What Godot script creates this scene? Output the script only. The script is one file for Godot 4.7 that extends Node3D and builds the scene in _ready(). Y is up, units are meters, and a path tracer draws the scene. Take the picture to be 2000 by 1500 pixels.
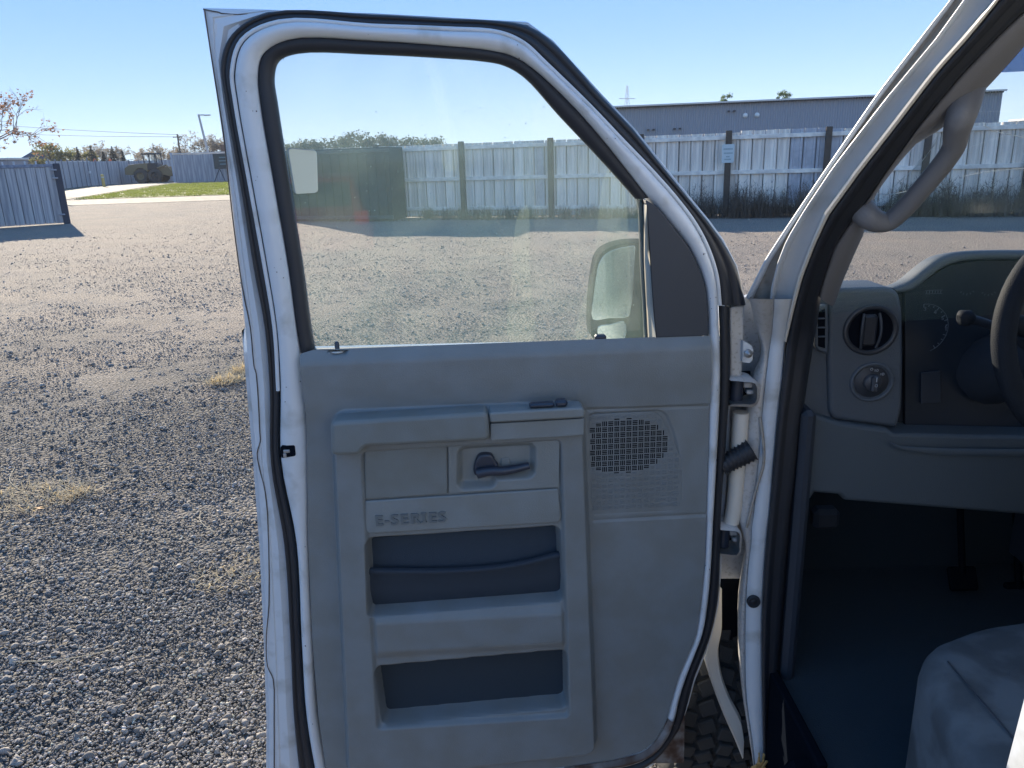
extends Node3D
# A white van's open driver's door in a gravel yard, seen from just outside the cab. Metres, y up; the van points towards -z.

var rng := RandomNumberGenerator.new()
var names := {}
var van: Node3D
var door: Node3D
var M := {}

# ---------------------------------------------------------------- helpers
func lin(r: float, g: float, b: float, a := 1.0) -> Color:
	var c := Color(r, g, b).linear_to_srgb()
	c.a = a
	return c

func numbered(called: String) -> String:
	var n: int = names.get(called, 0)
	names[called] = n + 1
	return called if n == 0 else "%s_%03d" % [called, n]

func tag(o: Node3D, label: String, category: String, group := "") -> Node3D:
	o.set_meta("label", label)
	o.set_meta("category", category)
	if group:
		o.set_meta("group", group)
	return o

func thing(called: String, label: String, category: String, at := Vector3.ZERO, turn := 0.0, group := "") -> Node3D:
	var o := Node3D.new()
	o.name = numbered(called)
	add_child(o)
	o.position = at
	o.rotation.y = turn
	tag(o, label, category, group)
	return o

func group_node(called: String, parent: Node3D, at := Vector3.ZERO, turn := 0.0) -> Node3D:
	var o := Node3D.new()
	o.name = called
	parent.add_child(o, true)
	o.position = at
	o.rotation.y = turn
	return o

func begin() -> SurfaceTool:
	var st := SurfaceTool.new()
	st.begin(Mesh.PRIMITIVE_TRIANGLES)
	return st

func done(st: SurfaceTool, m: Material) -> ArrayMesh:
	st.generate_normals()
	var a := st.commit()
	a.surface_set_material(0, m)
	return a

func put(called: String, mesh: Mesh, parent: Node3D = null, at := Vector3.ZERO) -> MeshInstance3D:
	var o := MeshInstance3D.new()
	o.mesh = mesh
	o.name = called if parent else numbered(called)
	(parent if parent else self).add_child(o, true)
	o.position = at
	return o

func obj(called: String, st: SurfaceTool, m: Material, parent: Node3D = null, at := Vector3.ZERO) -> MeshInstance3D:
	return put(called, done(st, m), parent, at)

func quad(st: SurfaceTool, a: Vector3, b: Vector3, c: Vector3, d: Vector3) -> void:
	for p in [a, c, b, a, d, c]:
		st.add_vertex(p)

func tri(st: SurfaceTool, a: Vector3, b: Vector3, c: Vector3) -> void:
	for p in [a, c, b]:
		st.add_vertex(p)

func box(st: SurfaceTool, c: Vector3, s: Vector3, bev := 0.0, b := Basis()) -> void:
	# a box with chamfered edges
	st.set_smooth_group(-1)
	var h := s * 0.5
	var e := minf(bev, minf(h.x, minf(h.y, h.z)) * 0.9)
	for ax in 3:
		for sg in [-1.0, 1.0]:
			var u := (ax + 1) % 3
			var v := (ax + 2) % 3
			var q := []
			for k in [[-1, -1], [1, -1], [1, 1], [-1, 1]]:
				var p := Vector3()
				p[ax] = sg * h[ax]
				p[u] = k[0] * (h[u] - e)
				p[v] = k[1] * (h[v] - e)
				q.append(c + b * p)
			if sg > 0:
				quad(st, q[0], q[1], q[2], q[3])
			else:
				quad(st, q[3], q[2], q[1], q[0])
	if e <= 0.0:
		return
	for ax in 3:
		var u := (ax + 1) % 3
		var v := (ax + 2) % 3
		for su in [-1.0, 1.0]:
			for sv in [-1.0, 1.0]:
				var q := []
				for k in [[-1, 0], [1, 0], [1, 1], [-1, 1]]:
					var p := Vector3()
					p[ax] = k[0] * (h[ax] - e)
					p[u] = su * (h[u] - (e if k[1] else 0.0))
					p[v] = sv * (h[v] - (0.0 if k[1] else e))
					q.append(c + b * p)
				if su * sv > 0:
					quad(st, q[0], q[3], q[2], q[1])
				else:
					quad(st, q[0], q[1], q[2], q[3])
	for sx in [-1.0, 1.0]:
		for sy in [-1.0, 1.0]:
			for sz in [-1.0, 1.0]:
				var p0 := c + b * Vector3(sx * h.x, sy * (h.y - e), sz * (h.z - e))
				var p1 := c + b * Vector3(sx * (h.x - e), sy * h.y, sz * (h.z - e))
				var p2 := c + b * Vector3(sx * (h.x - e), sy * (h.y - e), sz * h.z)
				if sx * sy * sz > 0:
					tri(st, p0, p1, p2)
				else:
					tri(st, p0, p2, p1)

func smooth(p: PackedVector3Array, k := 4, closed := false) -> PackedVector3Array:
	# Catmull-Rom through the points
	var out := PackedVector3Array()
	var n := p.size()
	for i in (n if closed else n - 1):
		var a := p[(i - 1 + n) % n] if closed else p[maxi(i - 1, 0)]
		var b := p[i]
		var c := p[(i + 1) % n]
		var d := p[(i + 2) % n] if closed else p[mini(i + 2, n - 1)]
		var la := sqrt(maxf(a.distance_to(b), 1e-5))
		var lb := sqrt(maxf(b.distance_to(c), 1e-5))
		var lc := sqrt(maxf(c.distance_to(d), 1e-5))
		var m1 := (c - b) + lb * ((b - a) / la - (c - a) / (la + lb)) if a != b else (c - b)
		var m2 := (c - b) + lb * ((d - c) / lc - (d - b) / (lb + lc)) if c != d else (c - b)
		for j in k:
			var t := float(j) / k
			var t2 := t * t
			var t3 := t2 * t
			out.append(b * (2 * t3 - 3 * t2 + 1) + m1 * (t3 - 2 * t2 + t) + c * (3 * t2 - 2 * t3) + m2 * (t3 - t2))
	if not closed:
		out.append(p[n - 1])
	return out

func smooth2(p: PackedVector2Array, k := 4, closed := false) -> PackedVector2Array:
	var q := PackedVector3Array()
	for v in p:
		q.append(Vector3(v.x, v.y, 0))
	var out := PackedVector2Array()
	for v in smooth(q, k, closed):
		out.append(Vector2(v.x, v.y))
	return out

func up3(p: PackedVector2Array, w: float) -> PackedVector3Array:
	var q := PackedVector3Array()
	for v in p:
		q.append(Vector3(v.x, v.y, w))
	return q

func rounded(p: PackedVector2Array, r: float, k := 4) -> PackedVector2Array:
	var out := PackedVector2Array()
	var n := p.size()
	for i in n:
		var a := p[(i - 1 + n) % n]
		var b := p[i]
		var c := p[(i + 1) % n]
		var rr := minf(r, minf(a.distance_to(b), b.distance_to(c)) * 0.45)
		var s := b + (a - b).normalized() * rr
		var e := b + (c - b).normalized() * rr
		for j in k + 1:
			var t := float(j) / k
			out.append(s.lerp(b, t).lerp(b.lerp(e, t), t))
	return out

func inset(p: PackedVector2Array, d: float) -> PackedVector2Array:
	var area := 0.0
	var n := p.size()
	for i in n:
		area += p[i].cross(p[(i + 1) % n])
	var sg := signf(area)
	var out := PackedVector2Array()
	for i in n:
		var e1 := (p[i] - p[(i - 1 + n) % n])
		var e2 := (p[(i + 1) % n] - p[i])
		if e1.length() < 1e-6: e1 = e2
		if e2.length() < 1e-6: e2 = e1
		var n1 := Vector2(-e1.y, e1.x).normalized() * sg
		var n2 := Vector2(-e2.y, e2.x).normalized() * sg
		var m := n1 + n2
		out.append(p[i] + m * (d / maxf(0.3, m.dot(n1))))
	return out

func slab(st: SurfaceTool, poly: PackedVector2Array, w0: float, w1: float, bev := 0.003, xf := Transform3D(), back := false) -> void:
	# a polygon in local x, y from depth w0 to w1 with a rounded front edge
	var n := poly.size()
	while bev > 0.0002 and Geometry2D.triangulate_polygon(inset(poly, bev)).is_empty():
		bev *= 0.7
	var rings := [[poly, w0]]
	var steps := 3 if bev > 0.0 else 0
	rings.append([poly, w1 - bev])
	for k in range(1, steps + 1):
		var a := PI * 0.5 * k / steps
		rings.append([inset(poly, bev * (1.0 - cos(a))), w1 - bev + bev * sin(a)])
	st.set_smooth_group(1)
	for r in rings.size() - 1:
		for i in n:
			var j := (i + 1) % n
			var p: PackedVector2Array = rings[r][0]
			var q: PackedVector2Array = rings[r + 1][0]
			quad(st, xf * Vector3(p[i].x, p[i].y, rings[r][1]), xf * Vector3(p[j].x, p[j].y, rings[r][1]), xf * Vector3(q[j].x, q[j].y, rings[r + 1][1]), xf * Vector3(q[i].x, q[i].y, rings[r + 1][1]))
	st.set_smooth_group(-1)
	var top: PackedVector2Array = rings[-1][0]
	var idx := Geometry2D.triangulate_polygon(top)
	if idx.is_empty():
		print("slab without face ", top.size(), " ", w0, " ", w1, " ", top[0])
	for k in range(0, idx.size(), 3):
		tri(st, xf * Vector3(top[idx[k]].x, top[idx[k]].y, w1), xf * Vector3(top[idx[k + 1]].x, top[idx[k + 1]].y, w1), xf * Vector3(top[idx[k + 2]].x, top[idx[k + 2]].y, w1))
	if back:
		idx = Geometry2D.triangulate_polygon(poly)
		for k in range(0, idx.size(), 3):
			tri(st, xf * Vector3(poly[idx[k]].x, poly[idx[k]].y, w0), xf * Vector3(poly[idx[k + 2]].x, poly[idx[k + 2]].y, w0), xf * Vector3(poly[idx[k + 1]].x, poly[idx[k + 1]].y, w0))

func band(st: SurfaceTool, a: PackedVector3Array, b: PackedVector3Array, nrm: Vector3, prof: Array, sharp := false) -> void:
	# a strip between two edges; prof lists [share of the way across, height along nrm]
	var n := mini(a.size(), b.size())
	for k in prof.size() - 1:
		st.set_smooth_group(k + 1 if sharp else 1)
		for i in n - 1:
			var q := []
			for c in [[i, k], [i + 1, k], [i + 1, k + 1], [i, k + 1]]:
				var pr: Array = prof[c[1]]
				q.append(a[c[0]].lerp(b[c[0]], pr[0]) + nrm * pr[1])
			quad(st, q[0], q[1], q[2], q[3])

func resample(p: PackedVector3Array, n: int) -> PackedVector3Array:
	var total := 0.0
	for i in p.size() - 1:
		total += p[i].distance_to(p[i + 1])
	var out := PackedVector3Array()
	var i := 0
	var gone := 0.0
	for k in n:
		var want := total * k / (n - 1)
		while i < p.size() - 2 and gone + p[i].distance_to(p[i + 1]) < want:
			gone += p[i].distance_to(p[i + 1])
			i += 1
		out.append(p[i].lerp(p[i + 1], clampf((want - gone) / maxf(p[i].distance_to(p[i + 1]), 1e-6), 0, 1)))
	return out

func tube(st: SurfaceTool, p: PackedVector3Array, r: Variant, seg := 8, closed := false) -> void:
	st.set_smooth_group(1)
	var n := p.size()
	var rings := []
	var last := Vector3.ZERO
	for i in n:
		var t := ((p[(i + 1) % n] if closed or i < n - 1 else p[i]) - (p[(i - 1 + n) % n] if closed or i > 0 else p[i])).normalized()
		var side := last - t * last.dot(t)
		if side.length() < 1e-4:
			side = t.cross(Vector3.UP if absf(t.y) < 0.9 else Vector3.RIGHT)
		side = side.normalized()
		last = side
		var up := t.cross(side)
		var rr: float = r[i] if r is Array or r is PackedFloat32Array else r
		var ring := PackedVector3Array()
		for k in seg:
			var an := TAU * k / seg
			ring.append(p[i] + (side * cos(an) + up * sin(an)) * rr)
		rings.append(ring)
	for i in (n if closed else n - 1):
		var a: PackedVector3Array = rings[i]
		var b: PackedVector3Array = rings[(i + 1) % n]
		for k in seg:
			var l := (k + 1) % seg
			quad(st, a[k], a[l], b[l], b[k])
	if not closed:
		st.set_smooth_group(-1)
		for k in range(1, seg - 1):
			tri(st, rings[0][0], rings[0][k + 1], rings[0][k])
			tri(st, rings[n - 1][0], rings[n - 1][k], rings[n - 1][k + 1])

func lathe(st: SurfaceTool, prof: PackedVector2Array, seg: int, xf := Transform3D(), sharp := false) -> void:
	# prof: (radius, height along local z)
	for i in prof.size() - 1:
		st.set_smooth_group(i + 1 if sharp else 1)
		for k in seg:
			var a := TAU * k / seg
			var b := TAU * (k + 1) / seg
			quad(st, xf * Vector3(prof[i].x * cos(a), prof[i].x * sin(a), prof[i].y), xf * Vector3(prof[i].x * cos(b), prof[i].x * sin(b), prof[i].y),
				xf * Vector3(prof[i + 1].x * cos(b), prof[i + 1].x * sin(b), prof[i + 1].y), xf * Vector3(prof[i + 1].x * cos(a), prof[i + 1].x * sin(a), prof[i + 1].y))

func edges(q: PackedVector2Array) -> Array:
	# outward lines of a convex polygon
	var c := Vector2.ZERO
	for p in q:
		c += p / q.size()
	var out := []
	for i in q.size():
		var e := q[(i + 1) % q.size()] - q[i]
		var n := Vector2(e.y, -e.x).normalized()
		if n.dot(c - q[i]) > 0:
			n = -n
		out.append([n, n.dot(q[i])])
	return out

func sd(p: Vector2, q: Array, r: float) -> float:
	var m := -1e9
	var acc := 0.0
	for e in q:
		var d: float = e[0].dot(p) - e[1] + r
		m = maxf(m, d)
		if d > 0.0:
			acc += d * d
	return (sqrt(acc) if acc > 0.0 else m) - r

func seg_d(p: Vector2, a: Vector2, b: Vector2) -> float:
	return p.distance_to(Geometry2D.get_closest_point_to_segment(p, a, b))

func relief(poly: PackedVector2Array, nu: int, nv: int, h: Callable, m: Material) -> ArrayMesh:
	# a moulded sheet over a polygon: rows across it, raised by h(point)
	var lo := 1e9
	var hi := -1e9
	for p in poly:
		lo = minf(lo, p.y)
		hi = maxf(hi, p.y)
	var v := PackedVector3Array()
	for j in nv + 1:
		var y := lerpf(lo + 1e-4, hi - 1e-4, float(j) / nv)
		var l := 1e9
		var r := -1e9
		for i in poly.size():
			var a := poly[i]
			var b := poly[(i + 1) % poly.size()]
			if (a.y - y) * (b.y - y) <= 0.0 and absf(a.y - b.y) > 1e-7:
				var x := lerpf(a.x, b.x, (y - a.y) / (b.y - a.y))
				l = minf(l, x)
				r = maxf(r, x)
		for i in nu + 1:
			var x := lerpf(l, r, float(i) / nu)
			v.append(Vector3(x, y, h.call(Vector2(x, y))))
	return sheet(v, nu, nv, m)

func sheet(v: PackedVector3Array, nu: int, nv: int, m: Material) -> ArrayMesh:
	var nn := PackedVector3Array()
	nn.resize(v.size())
	var idx := PackedInt32Array()
	var w := nu + 1
	for j in nv + 1:
		for i in w:
			var dx := v[j * w + mini(i + 1, nu)] - v[j * w + maxi(i - 1, 0)]
			var dy := v[mini(j + 1, nv) * w + i] - v[maxi(j - 1, 0) * w + i]
			var c := dx.cross(dy)
			nn[j * w + i] = c.normalized() if c.length() > 1e-12 else Vector3.BACK
			if i < nu and j < nv:
				var o := j * w + i
				for q in [o, o + w, o + 1, o + 1, o + w, o + w + 1]:
					idx.append(q)
	var arr := []
	arr.resize(Mesh.ARRAY_MAX)
	arr[Mesh.ARRAY_VERTEX] = v
	arr[Mesh.ARRAY_NORMAL] = nn
	arr[Mesh.ARRAY_INDEX] = idx
	var a := ArrayMesh.new()
	a.add_surface_from_arrays(Mesh.PRIMITIVE_TRIANGLES, arr)
	a.surface_set_material(0, m)
	return a

func noise_tex(seed_: int, freq: float, lo: Color, hi: Color, octaves := 4, size := 512, kind := FastNoiseLite.TYPE_SIMPLEX_SMOOTH, a0 := 0.25, a1 := 0.75) -> NoiseTexture2D:
	var n := FastNoiseLite.new()
	n.seed = seed_
	n.frequency = freq
	n.noise_type = kind
	n.fractal_octaves = octaves
	var t := NoiseTexture2D.new()
	t.width = size
	t.height = size
	t.seamless = true
	t.noise = n
	var g := Gradient.new()
	g.set_color(0, lo)
	g.set_color(1, hi)
	g.set_offset(0, a0)
	g.set_offset(1, a1)
	t.color_ramp = g
	return t

func height_tex(seed_: int, freq: float, octaves := 3, size := 512, kind := FastNoiseLite.TYPE_SIMPLEX_SMOOTH) -> NoiseTexture2D:
	return noise_tex(seed_, freq, Color.BLACK, Color.WHITE, octaves, size, kind, 0.0, 1.0)

func mat(r: float, g: float, b: float, rough := 0.6, metal := 0.0) -> StandardMaterial3D:
	var m := StandardMaterial3D.new()
	m.albedo_color = lin(r, g, b)
	m.roughness = rough
	m.metallic = metal
	m.cull_mode = BaseMaterial3D.CULL_DISABLED
	return m

func textured(m: StandardMaterial3D, tex: Texture2D, scale: float, world := false) -> StandardMaterial3D:
	m.albedo_texture = tex
	m.uv1_triplanar = true
	m.uv1_world_triplanar = world
	m.uv1_scale = Vector3.ONE * scale
	return m

func bumped(m: StandardMaterial3D, tex: Texture2D, cm: float, scale: float) -> StandardMaterial3D:
	m.heightmap_enabled = true
	m.heightmap_texture = tex
	m.heightmap_scale = cm
	m.uv1_triplanar = true
	m.uv1_scale = Vector3.ONE * scale
	return m

func pane(r: float, g: float, b: float, a: float) -> StandardMaterial3D:
	var m := StandardMaterial3D.new()
	m.albedo_color = lin(r, g, b, a)
	m.transparency = BaseMaterial3D.TRANSPARENCY_ALPHA
	m.roughness = 0.02
	m.cull_mode = BaseMaterial3D.CULL_DISABLED
	return m

func lettering(called: String, text: String, size: float, deep: float, m: Material, parent: Node3D, at: Vector3, b := Basis(), bold := false, wide := 1.0) -> MeshInstance3D:
	var t := TextMesh.new()
	var f := SystemFont.new()
	f.font_names = PackedStringArray(["Droid Sans"])
	f.font_weight = 700 if bold else 400
	t.font = f
	t.text = text
	t.font_size = 96
	t.pixel_size = size / 96.0
	t.depth = deep
	t.material = m
	var o := put(called, t, parent, at)
	o.basis = b * Basis.from_scale(Vector3(wide, 1, 1))
	return o

func multi(called: String, mesh: Mesh, xf: Array, cols: Array, parent: Node3D = null) -> MultiMeshInstance3D:
	var mm := MultiMesh.new()
	mm.transform_format = MultiMesh.TRANSFORM_3D
	mm.use_colors = cols.size() > 0
	mm.mesh = mesh
	mm.instance_count = xf.size()
	for i in xf.size():
		mm.set_instance_transform(i, xf[i])
		if cols.size():
			mm.set_instance_color(i, cols[i])
	var o := MultiMeshInstance3D.new()
	o.multimesh = mm
	o.name = called if parent else numbered(called)
	(parent if parent else self).add_child(o, true)
	return o

# ---------------------------------------------------------------- main
func _ready() -> void:
	rng.seed = 41
	camera_and_sky()
	materials()
	ground()
	yard_left()
	yard_back()
	build_van()
	build_door()
	build_cab()
	small_things()

func camera_and_sky() -> void:
	var cam := Camera3D.new()
	cam.name = "camera"
	cam.position = Vector3(0, 1.65, 0)
	cam.rotation_degrees = Vector3(-16.5, 0, -1.9)
	cam.fov = 53.13
	cam.near = 0.05
	cam.far = 3000
	add_child(cam)
	cam.current = true
	var sun := DirectionalLight3D.new()
	sun.name = "sun"
	add_child(sun)
	sun.look_at_from_position(Vector3(-0.5225, 0.3057, -0.8526) * 50.0, Vector3.ZERO)
	sun.light_energy = 1.6
	sun.light_color = Color(1.0, 0.94, 0.84)
	sun.light_angular_distance = 0.5
	sun.shadow_enabled = true
	var e := Environment.new()
	e.background_mode = Environment.BG_SKY
	e.tonemap_mode = Environment.TONE_MAPPER_LINEAR
	e.tonemap_exposure = 2.8
	# thin fog added in place of lens glare, lifting the distant darks
	e.fog_enabled = true
	e.fog_density = 0.0004
	e.fog_light_color = Color(0.93, 0.96, 1.0)
	e.sdfgi_enabled = true
	e.ssao_enabled = true
	e.ssil_enabled = true
	# a clear autumn sky: pale at the horizon, deeper blue with height, a soft brightening round the sun
	var w := 512
	var h := 256
	var im := Image.create_empty(w, h, false, Image.FORMAT_RGBAF)
	var to_sun := Vector3(-0.5225, 0.3057, -0.8526).normalized()
	var low := Vector3(0.66, 0.87, 1.0)
	var mid := Vector3(0.165, 0.385, 0.83)
	var top := Vector3(0.11, 0.28, 0.62)
	for y in h:
		var el := PI * (0.5 - (y + 0.5) / h)
		for x in w:
			var az := TAU * (x + 0.5) / w
			# the picture's middle column looks along -z
			var d := Vector3(-sin(az) * cos(el), sin(el), cos(az) * cos(el))
			var s := maxf(sin(el), 0.0)
			var c := low.lerp(mid, clampf(1.0 - exp(-s * 9.0), 0, 1)).lerp(top, clampf(s, 0, 1))
			var g := maxf(d.dot(to_sun), 0.0)
			c += Vector3(0.9, 0.95, 1.0) * (0.16 * pow(g, 9.0) + 0.10 * pow(g, 60.0))
			c *= 0.5
			if el < 0.0:
				c = Vector3(0.2, 0.2, 0.2)
			im.set_pixel(x, y, Color(c.x, c.y, c.z))
	var p := PanoramaSkyMaterial.new()
	p.panorama = ImageTexture.create_from_image(im)
	var sky := Sky.new()
	sky.sky_material = p
	e.sky = sky
	var we := WorldEnvironment.new()
	we.name = "world_environment"
	we.environment = e
	add_child(we)

func materials() -> void:
	var fine := height_tex(3, 0.09, 3)
	var fine2 := height_tex(4, 0.16, 3, 1024)
	var grime := noise_tex(5, 0.008, Color(0.84, 0.83, 0.80), Color(1, 1, 1), 6, 1024, FastNoiseLite.TYPE_SIMPLEX_SMOOTH, 0.10, 0.40)
	var m := textured(mat(0.59, 0.62, 0.65, 0.35), grime, 1.1)
	m.clearcoat_enabled = true
	m.clearcoat = 0.35
	M.paint = m
	M.paint_sunlit = mat(0.66, 0.62, 0.55, 0.4)  # cream copy of the white paint: sunlight on edges put into the colour
	M.primer = textured(mat(0.36, 0.33, 0.29, 0.7), grime, 6.0)
	M.rubber = bumped(mat(0.018, 0.021, 0.028, 0.55), fine, 0.02, 12.0)
	M.seal = mat(0.016, 0.019, 0.026, 0.5)
	M.brown_seal = mat(0.05, 0.042, 0.038, 0.6)
	var wear := noise_tex(8, 0.004, Color(0.965, 0.95, 0.93), Color(1, 1, 1), 7, 1024, FastNoiseLite.TYPE_SIMPLEX_SMOOTH, 0.25, 0.75)
	M.trim = bumped(textured(mat(0.182, 0.205, 0.218, 0.5), wear, 2.0), fine2, 0.035, 2.0)
	M.trim_pad = bumped(textured(mat(0.165, 0.185, 0.188, 0.55), wear, 2.3), fine2, 0.03, 2.3)
	M.trim_light = bumped(textured(mat(0.195, 0.22, 0.23, 0.5), wear, 1.7), fine2, 0.035, 1.7)
	M.trim_dark = mat(0.030, 0.038, 0.052, 0.5)
	M.handle = mat(0.025, 0.034, 0.055, 0.3)
	M.pocket_dark = bumped(mat(0.030, 0.046, 0.068, 0.9), fine, 0.05, 9.0)
	M.shade_black = mat(0.006, 0.008, 0.013, 1.0)  # near-black: shade in openings and gaps put into the colour
	M.shade_black.metallic_specular = 0.0  # no sheen, so the sun leaves no bright sliver on it
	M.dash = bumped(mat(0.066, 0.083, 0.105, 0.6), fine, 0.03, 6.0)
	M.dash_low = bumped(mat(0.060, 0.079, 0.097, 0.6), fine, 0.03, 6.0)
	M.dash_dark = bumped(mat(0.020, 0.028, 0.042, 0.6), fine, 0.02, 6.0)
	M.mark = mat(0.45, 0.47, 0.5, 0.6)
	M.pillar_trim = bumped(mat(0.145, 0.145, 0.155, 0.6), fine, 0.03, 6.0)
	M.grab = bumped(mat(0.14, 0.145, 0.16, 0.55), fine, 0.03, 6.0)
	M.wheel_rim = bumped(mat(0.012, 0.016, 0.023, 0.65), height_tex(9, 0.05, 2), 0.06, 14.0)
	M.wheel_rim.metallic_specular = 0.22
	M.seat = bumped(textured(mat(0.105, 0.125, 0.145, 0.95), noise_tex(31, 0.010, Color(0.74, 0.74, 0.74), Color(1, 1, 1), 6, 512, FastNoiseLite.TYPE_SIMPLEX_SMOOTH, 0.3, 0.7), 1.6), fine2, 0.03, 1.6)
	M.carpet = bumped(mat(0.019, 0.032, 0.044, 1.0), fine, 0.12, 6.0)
	M.metal = mat(0.42, 0.42, 0.42, 0.35, 0.6)
	M.bracket = textured(mat(0.5, 0.5, 0.5, 0.45, 0.3), grime, 9.0)
	M.glass = pane(0.16, 0.40, 0.44, 0.16)
	M.windshield = pane(0.30, 0.46, 0.42, 0.12)
	M.tint = pane(0.0, 0.11, 0.60, 0.82)
	var dust := StandardMaterial3D.new()
	dust.albedo_color = lin(0.66, 0.76, 0.70, 0.085)
	dust.albedo_texture = noise_tex(12, 0.006, Color(1, 1, 1, 0.6), Color(1, 1, 1, 1.0), 7, 1024)
	dust.uv1_triplanar = true
	dust.uv1_scale = Vector3.ONE * 1.6
	dust.transparency = BaseMaterial3D.TRANSPARENCY_ALPHA
	dust.roughness = 1.0
	dust.backlight_enabled = true
	dust.backlight = Color(0.9, 0.95, 0.85)
	dust.cull_mode = BaseMaterial3D.CULL_DISABLED
	M.dust = dust
	var pale_reflection: StandardMaterial3D = dust.duplicate()  # film for the reflections painted as pale bands on the door glass
	pale_reflection.albedo_color = lin(0.72, 0.76, 0.70, 0.07)
	M.pale_reflection = pale_reflection
	M.wood = textured(mat(0.10, 0.08, 0.065, 0.9), wear, 2.0)
	M.leaf = mat(0.4, 0.2, 0.06, 0.8)
	M.straw = mat(0.42, 0.36, 0.25, 0.9)
	M.tyre = bumped(mat(0.045, 0.045, 0.045, 0.9), fine, 0.2, 9.0)
	M.rust = textured(mat(0.75, 0.75, 0.75, 0.8), noise_tex(44, 0.009, Color(0.34, 0.24, 0.19), Color(0.62, 0.61, 0.60), 7, 512, FastNoiseLite.TYPE_SIMPLEX_SMOOTH, 0.25, 0.7), 3.0)

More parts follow.
